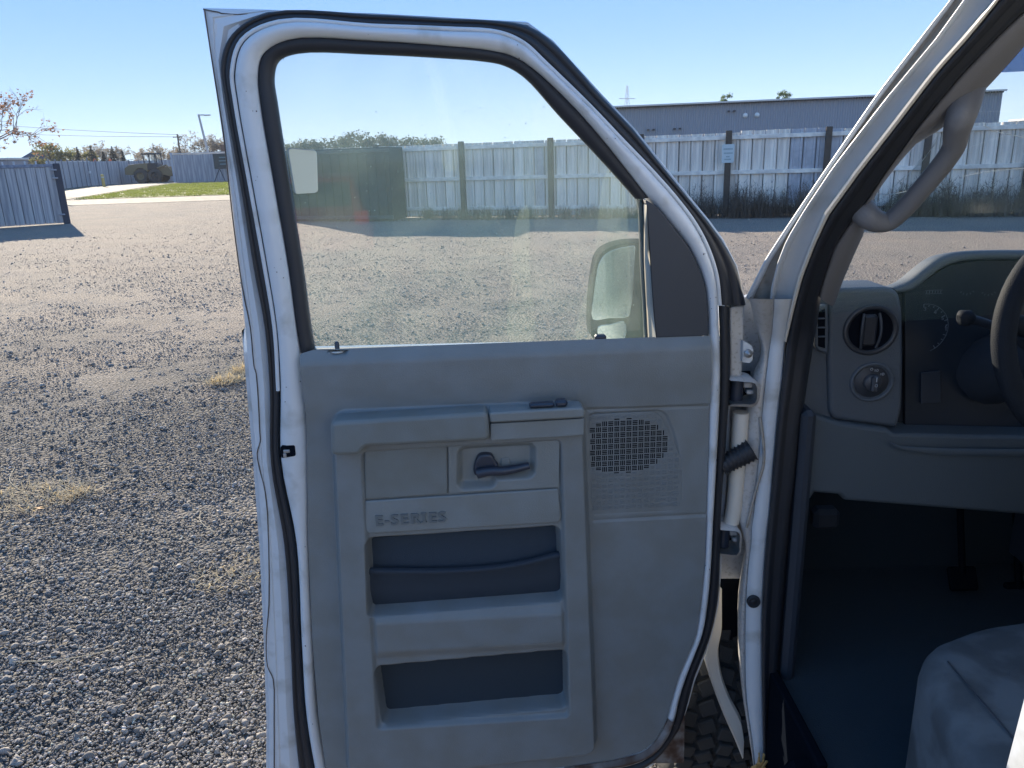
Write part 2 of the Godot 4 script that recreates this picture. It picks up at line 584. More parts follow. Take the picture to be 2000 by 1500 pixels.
# ---------------------------------------------------------------- the yard
func ground() -> void:
	var nz := FastNoiseLite.new()
	nz.seed = 7
	nz.frequency = 1.0
	nz.fractal_octaves = 3
	var big := FastNoiseLite.new()
	big.seed = 17
	big.frequency = 1.0
	big.fractal_octaves = 4
	var na := 480
	var nr := 210
	var v := PackedVector3Array()
	var c := PackedColorArray()
	for j in nr + 1:
		var r := 0.25 * pow(700.0 / 0.25, float(j) / nr)
		for i in na + 1:
			var a := TAU * i / na
			var p := Vector3(r * sin(a), 0, -r * cos(a))
			if r < 30.0:
				p.y = 0.012 * nz.get_noise_2d(p.x * 3.0, p.z * 3.0) * smoothstep(0.3, 1.2, r) - 0.004
				p.y += 0.02 * big.get_noise_2d(p.x * 0.35, p.z * 0.35) * smoothstep(2.0, 5.0, r) * (1.0 - smoothstep(20.0, 30.0, r))
			v.append(p)
			# dark millings close by, tan dust driven in streaks farther out
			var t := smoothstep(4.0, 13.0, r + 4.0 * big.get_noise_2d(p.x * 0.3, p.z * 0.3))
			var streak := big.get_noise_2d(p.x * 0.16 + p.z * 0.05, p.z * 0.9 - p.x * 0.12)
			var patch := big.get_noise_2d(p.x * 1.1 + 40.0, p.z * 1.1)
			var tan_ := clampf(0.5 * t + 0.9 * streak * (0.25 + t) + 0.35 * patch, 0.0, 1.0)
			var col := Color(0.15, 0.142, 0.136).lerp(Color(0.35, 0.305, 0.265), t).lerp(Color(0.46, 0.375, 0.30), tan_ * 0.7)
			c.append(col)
	var m := mat(1, 1, 1, 1.0)
	m.vertex_color_use_as_albedo = true
	textured(m, noise_tex(21, 0.08, Color(0.5, 0.5, 0.5), Color(1, 1, 1), 5, 1024, FastNoiseLite.TYPE_SIMPLEX_SMOOTH, 0.28, 0.66), 0.4, true)
	bumped(m, height_tex(22, 0.09, 4, 1024), 3.0, 0.4)
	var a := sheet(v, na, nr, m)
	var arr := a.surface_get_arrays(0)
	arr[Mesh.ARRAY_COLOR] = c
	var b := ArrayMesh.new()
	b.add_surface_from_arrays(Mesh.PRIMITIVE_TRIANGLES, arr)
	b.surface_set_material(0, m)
	var o := put("ground", b)
	o.set_meta("kind", "structure")
	tag(o, "dark gravel yard with tan tyre streaks", "ground")
	# loose stones
	var stones := []
	for k in 4:
		var st := begin()
		st.set_smooth_group(1 if k < 2 else -1)
		var sp := SphereMesh.new()
		sp.radial_segments = 7
		sp.rings = 4
		sp.radius = 1.0
		sp.height = 2.0
		var ar := sp.get_mesh_arrays()
		var vv: PackedVector3Array = ar[Mesh.ARRAY_VERTEX]
		var ii: PackedInt32Array = ar[Mesh.ARRAY_INDEX]
		var seen := {}
		for q in ii:
			var p := vv[q]
			var key := Vector3i((p * 1000).round())
			if not seen.has(key):
				seen[key] = rng.randf_range(0.72, 1.2)
			st.add_vertex(p * seen[key] * Vector3(1.0, 0.62, 0.8))
		var sm := mat(1, 1, 1, 0.85)
		sm.vertex_color_use_as_albedo = true
		stones.append(done(st, sm))
	var gravel := thing("gravel", "loose grey and tan gravel stones scattered over the yard", "gravel")
	gravel.set_meta("kind", "stuff")
	for k in 4:
		var xf := []
		var cols := []
		for i in 115000:
			var r := 0.9 * pow(27.0 / 0.9, pow(rng.randf(), 0.9))
			var a_ := deg_to_rad(rng.randf_range(-46.0, 25.0) + rng.randfn(0.0, 7.0))
			var p := Vector3(r * sin(a_), 0, -r * cos(a_))
			var s := 0.0022 + 0.0046 * pow(rng.randf(), 2.4) + (0.011 * rng.randf() if rng.randf() < 0.03 else 0.0)
			s *= 1.0 + 0.035 * r
			var bare := big.get_noise_2d(p.x * 0.9, p.z * 0.9) * 0.9 + 0.1
			if bare > rng.randf_range(0.0, 1.1) or rng.randf() < 0.92 * smoothstep(8.0, 25.0, r):
				continue
			p.y = 0.012 * nz.get_noise_2d(p.x * 3.0, p.z * 3.0) + s * 0.1
			var bs := Basis.from_euler(Vector3(rng.randf_range(-0.5, 0.5), rng.randf() * TAU, rng.randf_range(-0.5, 0.5))).scaled_local(Vector3.ONE * s)
			xf.append(Transform3D(bs, p))
			var g := rng.randf()
			var l := rng.randf_range(0.085, 0.25)
			var col := Color(l * 1.06, l * 0.97, l * 0.90)
			if g > 0.88 and s < 0.009:
				l = rng.randf_range(0.28, 0.55)
				col = Color(l, l * rng.randf_range(0.86, 0.97), l * rng.randf_range(0.7, 0.9))
			elif g > 0.6:
				col = Color(l * 1.4, l * 1.25, l * 1.1)
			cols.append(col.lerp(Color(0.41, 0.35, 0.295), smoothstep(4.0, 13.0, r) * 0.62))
		multi("stones", stones[k], xf, cols, gravel).set_meta("kind", "stuff")

func fence_board_mesh(w: float, h: float, m: Material, st: SurfaceTool = null) -> ArrayMesh:
	st = begin()
	# a ribbed board: two shallow folds up its middle
	var x := [-0.5, -0.42, -0.3, -0.22, 0.22, 0.3, 0.42, 0.5]
	var z := [0.0, 0.018, 0.018, 0.0, 0.0, 0.018, 0.018, 0.0]
	st.set_smooth_group(-1)
	for q in 8:
		z[q] *= 1.5
	for i in 7:
		quad(st, Vector3(x[i] * w, 0, z[i]), Vector3(x[i + 1] * w, 0, z[i + 1]), Vector3(x[i + 1] * w, h, z[i + 1]), Vector3(x[i] * w, h, z[i]))
	box(st, Vector3(0, h * 0.5, -0.02), Vector3(w, h, 0.02))
	return done(st, m)

func yard_back() -> void:
	# the pale fence across the yard: starts near (-6.45, -24.6) and runs to the right, coming nearer
	var a := Vector3(-6.45, 0, -24.6)
	var turn := -atan2(-0.327, 0.945) 
	turn = atan2(-0.327, 0.945)
	var fence := thing("metal_fence", "long weathered pale grey fence of upright boards with brown posts across the yard", "fence", a, turn)
	var tex := noise_tex(51, 0.008, Color(0.88, 0.88, 0.89), Color(1, 1, 1), 6, 512)
	var bm := []
	for k in 3:
		var m := textured(mat(0.96 - 0.07 * k, 0.88 - 0.07 * k, 0.77 - 0.065 * k, 0.6), tex, 0.5)
		m.uv1_scale = Vector3(2.2 + k, 0.16, 2.0)
		bm.append(fence_board_mesh(0.284, 2.0, m))
	var dark_patch := fence_board_mesh(0.284, 2.0, textured(mat(0.52, 0.53, 0.56, 0.6), tex, 0.7))
	var s := 0.3
	var i := 0
	while s < 24.0:
		var o := put("board", bm[(i * 7 + i / 3) % 3], fence, Vector3(s, 0.04 + 0.035 * (1 if s > 13.2 and s < 15.3 else 0) + rng.randf_range(0, 0.012), (i % 2) * 0.009 + rng.randf_range(-0.002, 0.002)))
		if i in [25, 47, 48, 49, 50]:
			o.mesh = dark_patch
		o.rotation.z = rng.randf_range(-0.006, 0.006)
		s += 0.302
		i += 1
	var rail_m := textured(mat(0.92, 0.86, 0.76, 0.7), tex, 0.8)
	var sun_block_sheet := begin()
	box(sun_block_sheet, Vector3(12.1, 1.0, -0.06), Vector3(24.0, 1.96, 0.03))
	obj("sun_block_sheet", sun_block_sheet, mat(0.22, 0.22, 0.22, 0.8), fence)  # added dark sheet: blocks the sun and darkens the gaps between boards
	var spots := [-0.05, 2.9, 5.59, 8.2, 10.65, 12.87, 15.21, 17.39, 19.5, 21.8, 24.1]
	for k in spots.size() - 1:
		for y in [1.93, 1.08, 0.25]:
			var st := begin()
			var len_: float = spots[k + 1] - spots[k]
			box(st, Vector3(len_ * 0.5, 0, 0), Vector3(len_ - 0.004, 0.10, 0.05), 0.006)
			obj("rail", st, rail_m, fence, Vector3(spots[k], y, 0.05))
	for k in spots.size():
		var st := begin()
		box(st, Vector3(0, 1.05, 0), Vector3(0.15, 2.1, 0.11), 0.012)
		obj("post", st, M.wood, fence, Vector3(spots[k], 0, 0.135))
	# sign on the post
	var dirv := Vector3(0.945, 0, 0.327)
	var nrm := Vector3(-0.327, 0, 0.945)
	var sp := a + dirv * 12.87 + nrm * 0.205
	var sign_ := thing("notice_sign", "small white notice sign with green text on a brown fence post", "sign", sp + Vector3(0, 1.32, 0), turn)
	var st := begin()
	slab(st, rounded(PackedVector2Array([Vector2(-0.15, 0), Vector2(0.15, 0), Vector2(0.15, 0.45), Vector2(-0.15, 0.45)]), 0.03), 0.0, 0.012, 0.002, Transform3D(), true)
	obj("sign_plate", st, mat(0.55, 0.62, 0.63, 0.5), sign_)
	for row in [[0.335, 0.22], [0.235, 0.2], [0.15, 0.08], [0.085, 0.16]]:
		var ls := begin()
		var x: float = -row[1] * 0.5
		while x < row[1] * 0.5:
			var w := rng.randf_range(0.014, 0.024)
			box(ls, Vector3(x + w * 0.5, row[0], 0.0135), Vector3(w, 0.03, 0.002))
			x += w + 0.008
		obj("print_line", ls, mat(0.22, 0.32, 0.34, 0.6), sign_)
	# dark container in front of the left end of the fence
	var dk := textured(mat(0.018, 0.02, 0.024, 0.6), tex, 1.5)
	var bin := thing("steel_container", "dark grey ribbed steel container standing against the left end of the pale fence", "container", a + dirv * 0.30 + nrm * 0.15, turn)
	st = begin()
	box(st, Vector3(1.75, 1.02, 0.5), Vector3(3.5, 2.0, 0.9), 0.02)
	obj("body", st, dk, bin)
	for k in 12:
		st = begin()
		box(st, Vector3(0, 1.0, 0.965), Vector3(0.07, 1.7, 0.03), 0.008)
		obj("rib", st, dk, bin, Vector3(0.17 + 0.288 * k, 0, 0))
	for y in [0.1, 1.93]:
		st = begin()
		box(st, Vector3(1.75, y, 0.975), Vector3(3.54, 0.1, 0.06), 0.01)
		obj("rim", st, textured(mat(0.06, 0.065, 0.075, 0.6), tex, 1.5), bin)
	# dry weeds along the fence
	var wm := mat(0.13, 0.105, 0.085, 0.95)
	var meshes := []
	for k in 3:
		st = begin()
		st.set_smooth_group(-1)
		for b in 22:
			var a0 := rng.randf() * TAU
			var lean := rng.randf_range(0.05, 0.45)
			var hh := rng.randf_range(0.4, 1.0)
			var base := Vector3(rng.randf_range(-0.12, 0.12), 0, rng.randf_range(-0.12, 0.12))
			var tip := base + Vector3(cos(a0) * lean * hh, hh, sin(a0) * lean * hh)
			var side := Vector3(-sin(a0), 0, cos(a0)) * 0.007
			tri(st, base - side, base + side, tip)
			for t in 4:
				var q := base.lerp(tip, rng.randf_range(0.35, 0.95))
				var e := q + Vector3(rng.randf_range(-0.12, 0.12), rng.randf_range(0.02, 0.14), rng.randf_range(-0.12, 0.12))
				tri(st, q - side, q + side, e)
		meshes.append(done(st, wm))
	var weeds := thing("weeds", "dry dark weeds growing along the foot of the pale fence", "weeds")
	weeds.set_meta("kind", "stuff")
	for k in 3:
		var xf := []
		for q in 330:
			var f := rng.randf_range(1.0, 23.0)
			var tall := (0.30 if f < 11.5 else 0.50) * rng.randf_range(0.5, 1.15)
			if f > 12.0 and rng.randf() < 0.35:
				tall *= 1.4
			var p := a + dirv * f + nrm * rng.randf_range(0.25, 1.0)
			if f < 4.4:
				p = a + dirv * f + nrm * rng.randf_range(1.15, 1.4)
				tall *= 0.35
			xf.append(Transform3D(Basis(Vector3.UP, rng.randf() * TAU).scaled(Vector3(1.0, 1.0, 1.0) * tall * 1.3), p))
		multi("stalks", meshes[k], xf, [], weeds).set_meta("kind", "stuff")
	# long building behind
	var bl := thing("metal_building", "long low grey metal building behind the pale fence", "building", Vector3(6.7, 0, -53.85), atan2(-0.17, 0.985))
	var wallm := mat(0.27, 0.285, 0.32, 0.6)
	st = begin()
	st.set_smooth_group(-1)
	var n := 160
	var L := 24.2
	for k in n:
		var x0 := L * k / n
		var x1 := L * (k + 0.5) / n
		var x2 := L * (k + 1.0) / n
		quad(st, Vector3(x0, 0, 0), Vector3(x1, 0, 0.03), Vector3(x1, 4.5, 0.03), Vector3(x0, 4.5, 0))
		quad(st, Vector3(x1, 0, 0.03), Vector3(x2, 0, 0), Vector3(x2, 4.5, 0), Vector3(x1, 4.5, 0.03))
	box(st, Vector3(L * 0.5, 2.25, -7.5), Vector3(L, 4.5, 14.9))
	obj("wall", st, wallm, bl)
	st = begin()
	box(st, Vector3(L * 0.5, 4.56, -7.3), Vector3(L + 0.2, 0.10, 15.3), 0.01)
	obj("roof", st, mat(0.62, 0.60, 0.57, 0.4), bl)
	st = begin()
	for k in 150:
		box(st, Vector3(L * (k + 0.5) / 150.0, 4.47, 0.2), Vector3(0.08, 0.09, 0.1))
	obj("eave_trim", st, mat(0.04, 0.035, 0.035, 0.7), bl)
	for q in [[9.05, 3.70], [9.78, 3.70]]:
		st = begin()
		lathe(st, PackedVector2Array([Vector2(0.0, 0.16), Vector2(0.08, 0.15), Vector2(0.13, 0.09), Vector2(0.14, 0.02), Vector2(0.16, 0.0)]), 16, Transform3D(Basis(), Vector3(q[0], q[1], 0.04)))
		obj("wall_lamp", st, mat(0.8, 0.8, 0.78, 0.2), bl)
	for q in [[2.9, 3.05], [4.6, 3.05], [8.0, 4.0]]:
		for dx in [0.0, 0.35]:
			st = begin()
			box(st, Vector3(q[0] + dx, q[1], 0.12), Vector3(0.16, 0.10, 0.18), 0.02)
			obj("wall_bracket", st, mat(0.06, 0.06, 0.07, 0.6), bl)
	# more distant roof to the right of it
	var shed := thing("far_shed", "pale low shed roof beyond the building's right end", "shed", Vector3(52, 0, -78), 0.0)
	st = begin()
	box(st, Vector3(6, 1.7, 0), Vector3(14, 3.4, 6))
	obj("wall", st, mat(0.25, 0.27, 0.3, 0.7), shed)
	st = begin()
	box(st, Vector3(6, 3.5, 0), Vector3(14.4, 0.2, 6.4), 0.02)
	obj("roof", st, mat(0.4, 0.42, 0.45, 0.5), shed)
	# lattice mast far behind
	var mast := thing("lattice_mast", "thin far lattice power mast rising behind the building's left end", "mast", Vector3(61, 0, -400), 0.4)
	st = begin()
	for sx in [-1, 1]:
		for sz in [-1, 1]:
			tube(st, PackedVector3Array([Vector3(sx * 3.2, 0, sz * 3.2), Vector3(sx * 0.9, 22, sz * 0.9), Vector3(sx * 0.25, 33, sz * 0.25)]), 0.10, 4)
	for k in 8:
		var y := 4.0 * k
		var r0 := lerpf(3.2, 0.4, y / 32.0)
		var r1 := lerpf(3.2, 0.4, (y + 4.0) / 32.0)
		for sz in [-1, 1]:
			tube(st, PackedVector3Array([Vector3(-r0, y, sz * r0), Vector3(r1, y + 4.0, sz * r1)]), 0.06, 4)
			tube(st, PackedVector3Array([Vector3(r0, y, sz * r0), Vector3(-r1, y + 4.0, sz * r1)]), 0.06, 4)
	for y in [22.0, 27.0]:
		tube(st, PackedVector3Array([Vector3(-4.5, y, 0), Vector3(4.5, y, 0)]), 0.18, 4)
	obj("lattice", st, mat(0.5, 0.53, 0.56, 0.6), mast)
	# trees that show over the roofs
	leafy_tree(Vector3(26.0, 0, -95), 7.9, 0.95, "green treetop showing over the roof, left of two", 61)
	leafy_tree(Vector3(32.8, 0, -95), 8.1, 0.9, "green treetop showing over the roof, right of two", 62)
	bare_tree(Vector3(60.5, 0, -88), 13.0, "bare tree seen through the windscreen beyond the building's right end", 63, 0.0)
	leafy_tree(Vector3(55.0, 0, -80), 6.4, 1.9, "yellowing tree seen through the windscreen beside the building's end", 64, Color(0.30, 0.20, 0.05))
	var xs := [-31.0, -27.5, -24.0, -20.5, -17.5, -14.5, -11.0]
	for k in xs.size():
		leafy_tree(Vector3(xs[k], 0, -112.0 - 3.0 * (k % 3)), [4.1, 4.4, 4.8, 5.1, 4.9, 4.5, 4.2][k], 2.8, ["dark low tree above the fence, leftmost seen through the door window", "round dark tree, second from the left above the container", "round dark tree, third from the left above the container", "tallest dark tree above the container in the door window", "broad dark tree just right of the tallest one", "dark tree sixth from the left in the door window", "dark low tree, rightmost of the row in the door window"][k], 70 + k, Color(0.032, 0.036, 0.024), "trees above the fence")

func leafy_tree(at: Vector3, h: float, r: float, label: String, sd_: int, col := Color(0.055, 0.085, 0.03), group := "") -> void:
	var g := RandomNumberGenerator.new()
	g.seed = sd_
	var t := thing("leafy_tree", label, "tree", at, 0.0, group)
	var st := begin()
	tube(st, PackedVector3Array([Vector3.ZERO, Vector3(0.1, h * 0.4, 0), Vector3(0, h * 0.8, 0.1)]), [0.16, 0.12, 0.05], 6)
	for k in 7:
		var y := h * g.randf_range(0.35, 0.7)
		var an := g.randf() * TAU
		tube(st, PackedVector3Array([Vector3(0, y, 0), Vector3(cos(an) * r * 0.5, y + h * 0.1, sin(an) * r * 0.5), Vector3(cos(an) * r * 0.85, y + h * 0.2, sin(an) * r * 0.85)]), [0.06, 0.04, 0.015], 4)
	obj("trunk", st, M.wood, t)
	st = begin()
	st.set_smooth_group(-1)
	var m := mat(col.r, col.g, col.b, 0.8)
	m.backlight_enabled = true
	m.backlight = lin(col.r * 1.6, col.g * 1.6, col.b * 1.2)
	for c in 34:
		var u := g.randf()
		var an := g.randf() * TAU
		var rad := r * sqrt(g.randf()) * (0.55 + 0.45 * sin(PI * (0.15 + 0.8 * u)))
		var q := Vector3(cos(an) * rad, h * (0.42 + 0.56 * u), sin(an) * rad)
		var cr := r * g.randf_range(0.24, 0.44)
		for k in 90:
			var d := Vector3(g.randfn(), g.randfn() * 0.7, g.randfn()).normalized() * cr * sqrt(g.randf())
			var s := 0.04 + 0.06 * r * g.randf()
			var n := Vector3(g.randfn(), g.randfn(), g.randfn()).normalized()
			var b := n.cross(Vector3.UP).normalized() * s
			var e := n.cross(b)
			tri(st, q + d - b, q + d + b, q + d + e * 1.6)
	obj("crown", st, m, t)

func bare_tree(at: Vector3, h: float, label: String, sd_: int, leaves := 0.0, group := "", spread := 1.0, leafcol := Color(0.30, 0.14, 0.05), tone := 1.0, most := 1500) -> Node3D:
	var g := RandomNumberGenerator.new()
	g.seed = sd_
	var t := thing("bare_tree", label, "tree", at, 0.0, group)
	var tr := begin()
	var tw := begin()
	var lf := begin()
	lf.set_smooth_group(-1)
	tw.set_smooth_group(-1)
	var todo := [[Vector3.ZERO, Vector3(g.randf_range(-0.06, 0.06), 1, 0).normalized(), h * 0.30, h * 0.016, 0]]
	var count := 0
	while todo.size() and count < most:
		var b: Array = todo.pop_front()
		count += 1
		var p: Vector3 = b[0]
		var d: Vector3 = b[1]
		var l: float = b[2]
		var r: float = b[3]
		var bend := Vector3(g.randfn(), g.randfn() * 0.5, g.randfn()) * 0.13
		var mid := p + (d + bend * 0.5).normalized() * l * 0.5
		var end := mid + (d + bend).normalized() * l * 0.5
		if b[4] < 2:
			tube(tr, PackedVector3Array([p, mid, end]), [r, r * 0.85, r * 0.68], 6)
		else:
			tube(tw, PackedVector3Array([p, mid, end]), [r, r * 0.8, r * 0.5], 3)
		if leaves > 0.0 and b[4] >= 3 and g.randf() < leaves:
			for k in 5:
				var q := p.lerp(end, g.randf()) + Vector3(g.randfn(), g.randfn(), g.randfn()) * 0.1
				var s := 0.07 + 0.07 * g.randf()
				var n := Vector3(g.randfn(), g.randfn(), g.randfn()).normalized()
				var bb := n.cross(Vector3.UP).normalized() * s
				tri(lf, q - bb, q + bb, q + n.cross(bb) * 1.3)
		if b[4] < 6:
			var kids := 3 if b[4] < 4 else 2
			for k in kids:
				var an := g.randf() * TAU
				var sp := (0.35 + 0.5 * g.randf()) * spread
				var side := d.cross(Vector3(cos(an), 0.3, sin(an))).normalized()
				var nd := (d + side * sp + Vector3(0, 0.12, 0)).normalized()
				todo.append([p.lerp(end, g.randf_range(0.75, 1.0)) if k else end, nd, l * g.randf_range(0.62, 0.86), r * 0.62, b[4] + 1])
	var m := mat(0.12 * tone, 0.10 * tone, 0.09 * tone, 0.9)
	obj("trunk", tr, m, t)
	var o := obj("twigs", tw, m, t)
	o.set_meta("kind", "stuff")
	if leaves > 0.0:
		var lm := mat(leafcol.r, leafcol.g, leafcol.b, 0.8)
		lm.backlight_enabled = true
		lm.backlight = lin(leafcol.r, leafcol.g, leafcol.b)
		o = obj("leaves", lf, lm, t)
		o.set_meta("kind", "stuff")
	return t

func spruce(at: Vector3, h: float, r: float, label: String, sd_: int) -> void:
	var g := RandomNumberGenerator.new()
	g.seed = sd_
	var t := thing("spruce_tree", label, "tree", at, 0.0, "evergreens beyond the far fence")
	var st := begin()
	tube(st, PackedVector3Array([Vector3.ZERO, Vector3(0, h * 0.95, 0)]), [0.14, 0.02], 6)
	obj("trunk", st, M.wood, t)
	st = begin()
	st.set_smooth_group(-1)
	for k in 1500:
		var u := pow(g.randf(), 0.6)
		var y := h * (1.0 - u * 0.95)
		var an := g.randf() * TAU
		var rad := r * u * g.randf_range(0.35, 1.05)
		var q := Vector3(cos(an) * rad, y - rad * 0.25, sin(an) * rad)
		var o := Vector3(cos(an), -0.3, sin(an)) * 0.35 * (0.4 + u)
		var w := Vector3(-sin(an), 0, cos(an)) * 0.11
		tri(st, q - o * 0.5 - w, q - o * 0.5 + w, q + o)
	obj("crown", st, mat(0.022, 0.036, 0.028, 0.9), t)

func yard_left() -> void:
	var tex := noise_tex(52, 0.008, Color(0.8, 0.8, 0.83), Color(1, 1, 1), 6, 512)
	# near grey fence at the far left: from its corner it runs left and towards us
	var a := Vector3(-14.35, 0, -25.9)
	var d := Vector3(-0.836, 0, 0.548)
	var fence := thing("grey_fence", "grey board fence ending in a dark corner post at the left edge", "fence", a, atan2(-d.z, d.x))
	var bm := []
	for k in 3:
		var st := begin()
		box(st, Vector3(0, 0.9, 0), Vector3(0.262, 1.78, 0.03), 0.006)
		var lm := textured(mat(0.42 + 0.035 * k, 0.42 + 0.035 * k, 0.42 + 0.035 * k, 0.6), tex, 0.5)
		lm.uv1_scale = Vector3(1.4 + k, 0.12, 1.0)
		bm.append(done(st, lm))
	for k in 34:
		put("board", bm[(k * 5 + k / 2) % 3], fence, Vector3(0.30 + 0.275 * k, 0.02, (k % 2) * 0.016))
	var st := begin()
	box(st, Vector3(4.9, 0.9, 0.04), Vector3(9.5, 1.7, 0.02))
	obj("sun_block_sheet", st, mat(0.09, 0.10, 0.12, 0.8), fence)  # added dark sheet, keeps sun out of these board gaps and darkens them
	st = begin()
	box(st, Vector3(4.9, 1.84, 0), Vector3(9.6, 0.1, 0.06), 0.01)
	obj("rail", st, textured(mat(0.25, 0.28, 0.34, 0.6), tex, 1.2), fence)
	for k in 30:
		st = begin()
		box(st, Vector3(0, 1.93, 0), Vector3(0.05, 0.12, 0.03), 0.006)
		obj("picket", st, mat(0.45, 0.48, 0.52, 0.5), fence, Vector3(0.35 + 0.30 * k, 0, 0.02))
	st = begin()
	box(st, Vector3(0.1, 0.95, 0.0), Vector3(0.2, 1.9, 0.12), 0.015)
	obj("post", st, mat(0.045, 0.05, 0.07, 0.7), fence)
	for y in [0.3, 1.45, 1.7]:
		st = begin()
		box(st, Vector3(0.2, y, -0.09), Vector3(0.16, 0.05, 0.06), 0.01)
		obj("hinge", st, mat(0.3, 0.32, 0.36, 0.5, 0.5), fence)
	st = begin()
	box(st, Vector3(7.2, 0.16, -0.05), Vector3(11.0, 0.24, 0.02), 0.004)
	obj("kick_board", st, textured(mat(0.40, 0.43, 0.48, 0.6), tex, 1.2), fence).position.x = -3.2 + 3.6
	# concrete road crossing, apron, lawn
	flat("road", "pale concrete road crossing beyond the gravel", [Vector2(-75, -33.5), Vector2(-22.5, -39.5), Vector2(-13.2, -39.6), Vector2(12, -39.8), Vector2(12, -46.5), Vector2(-12.9, -46.2), Vector2(-26.5, -46.8), Vector2(-36, -50), Vector2(-75, -62)], 0.012, Color(0.20, 0.18, 0.155))
	flat("driveway", "concrete driveway leading up to the loader", [Vector2(-36, -50), Vector2(-26.3, -47.0), Vector2(-35.4, -80.5), Vector2(-34, -100.4), Vector2(-45.5, -99.9), Vector2(-46, -88), Vector2(-42, -74.5), Vector2(-41, -58)], 0.016, Color(0.20, 0.18, 0.155))
	flat("lawn", "green lawn wedge beyond the road", [Vector2(-25.6, -47.0), Vector2(-12.9, -46.4), Vector2(10, -46.8), Vector2(14, -83), Vector2(-28, -81), Vector2(-34.6, -82.5)], 0.03, Color(0.115, 0.13, 0.035))
	flat("verge", "narrow dark verge at the foot of the far fence", [Vector2(-42.0, -75), Vector2(-45.9, -87.8), Vector2(-44.9, -87.6), Vector2(-41.2, -75)], 0.02, Color(0.08, 0.10, 0.04))
	# blades on the lawn
	var gm := mat(0.10, 0.12, 0.028, 0.8)
	gm.backlight_enabled = true
	gm.backlight = lin(0.16, 0.19, 0.04)
	st = begin()
	st.set_smooth_group(-1)
	for k in 14:
		var p := Vector3(rng.randf_range(-0.2, 0.2), 0, rng.randf_range(-0.2, 0.2))
		var q := p + Vector3(rng.randf_range(-0.05, 0.05), rng.randf_range(0.05, 0.13), rng.randf_range(-0.05, 0.05))
		tri(st, p - Vector3(0.012, 0, 0), p + Vector3(0.012, 0, 0), q)
	var tuft := done(st, gm)
	var lawn := PackedVector2Array([Vector2(-25.6, -47.0), Vector2(-12.9, -46.4), Vector2(2, -46.6), Vector2(4, -82), Vector2(-28, -81), Vector2(-34.6, -82.5)])
	var xf := []
	while xf.size() < 9000:
		var p := Vector2(rng.randf_range(-36, 4), rng.randf_range(-83, -46))
		if Geometry2D.is_point_in_polygon(p, lawn):
			xf.append(Transform3D(Basis(Vector3.UP, rng.randf() * TAU), Vector3(p.x, 0.03, p.y)))
	var gr := multi("grass", tuft, xf, [])
	gr.set_meta("kind", "stuff")
	tag(gr, "short green grass blades on the lawn", "grass")
	# far grey fences
	var gate := thing("panel_fence", "grey panel fence right of the loader, behind the lawn", "fence", Vector3(-37.3, 0, -90.2), 0.0)
	var pm := textured(mat(0.46, 0.455, 0.46, 0.7), tex, 0.4)
	pm.uv1_scale = Vector3(0.9, 0.07, 0.9)
	for k in 12:
		st = begin()
		box(st, Vector3(0.6, 1.5, 0), Vector3(1.2, 3.0, 0.06), 0.012)
		obj("panel", st, pm, gate, Vector3(0.1 + 1.205 * k, 0, 0.12 * k))
	st = begin()
	box(st, Vector3(-0.05, 1.6, 0), Vector3(0.22, 3.25, 0.2), 0.02)
	obj("post", st, mat(0.42, 0.44, 0.48, 0.6), gate)
	st = begin()
	box(st, Vector3(6.6, 3.12, -0.9), Vector3(14, 0.16, 1.2), 0.02)
	obj("cap", st, mat(0.55, 0.52, 0.48, 0.6), gate)
	var board := thing("dark_sign_board", "dark green sign board on an A-frame at the panel fence's right part", "sign", Vector3(-31.9, 0, -88.0), 0.0)
	st = begin()
	box(st, Vector3(1.5, 2.15, 0), Vector3(3.0, 1.6, 0.08), 0.02)
	obj("panel", st, mat(0.012, 0.03, 0.035, 0.5), board)
	for q in [[1.1, 2.55, 0.9], [1.1, 2.2, 1.0], [1.0, 1.85, 0.7]]:
		st = begin()
		box(st, Vector3(q[0], q[1], 0.045), Vector3(q[2], 0.13, 0.01))
		obj("print_line", st, mat(0.12, 0.2, 0.22, 0.6), board)
	for sx in [-1, 1]:
		st = begin()
		tube(st, PackedVector3Array([Vector3(0.55, 1.4, 0.05), Vector3(0.55 + sx * 0.6, 0, 0.4)]), 0.05, 6)
		obj("leg", st, mat(0.05, 0.05, 0.06, 0.6), board)
	var far := thing("far_fence", "long grey metal fence along the driveway behind the loader and the yellow bollard", "fence", Vector3(-42, 0, -74))
	var way := [Vector3(-42, 0, -74), Vector3(-46.2, 0, -88), Vector3(-45.6, 0, -100), Vector3(-33, 0, -100.5)]
	var pmesh: Mesh = null
	for leg in 3:
		var p: Vector3 = way[leg]
		var q: Vector3 = way[leg + 1]
		var cnt := int(p.distance_to(q) / 2.4)
		for k in cnt:
			if pmesh == null:
				st = begin()
				box(st, Vector3.ZERO, Vector3(2.5, 2.6, 0.05), 0.01)
				var fm := textured(mat(0.52, 0.51, 0.51, 0.7), tex, 0.4)
				fm.uv1_scale = Vector3(0.8, 0.07, 0.8)
				pmesh = done(st, fm)
			var o := put("panel", pmesh, far, p.lerp(q, (k + 0.5) / cnt) - way[0] + Vector3(0, 1.3, 0))
			o.rotation.y = atan2(-(q - p).z, (q - p).x)
			o.scale.x = p.distance_to(q) / cnt / 2.48
			st = begin()
			box(st, Vector3(0, 1.38, 0), Vector3(0.12, 2.76, 0.12), 0.01)
			obj("post", st, mat(0.2, 0.21, 0.24, 0.7), far, p.lerp(q, float(k) / cnt) - way[0] + Vector3(0.06, 0, 0.06))
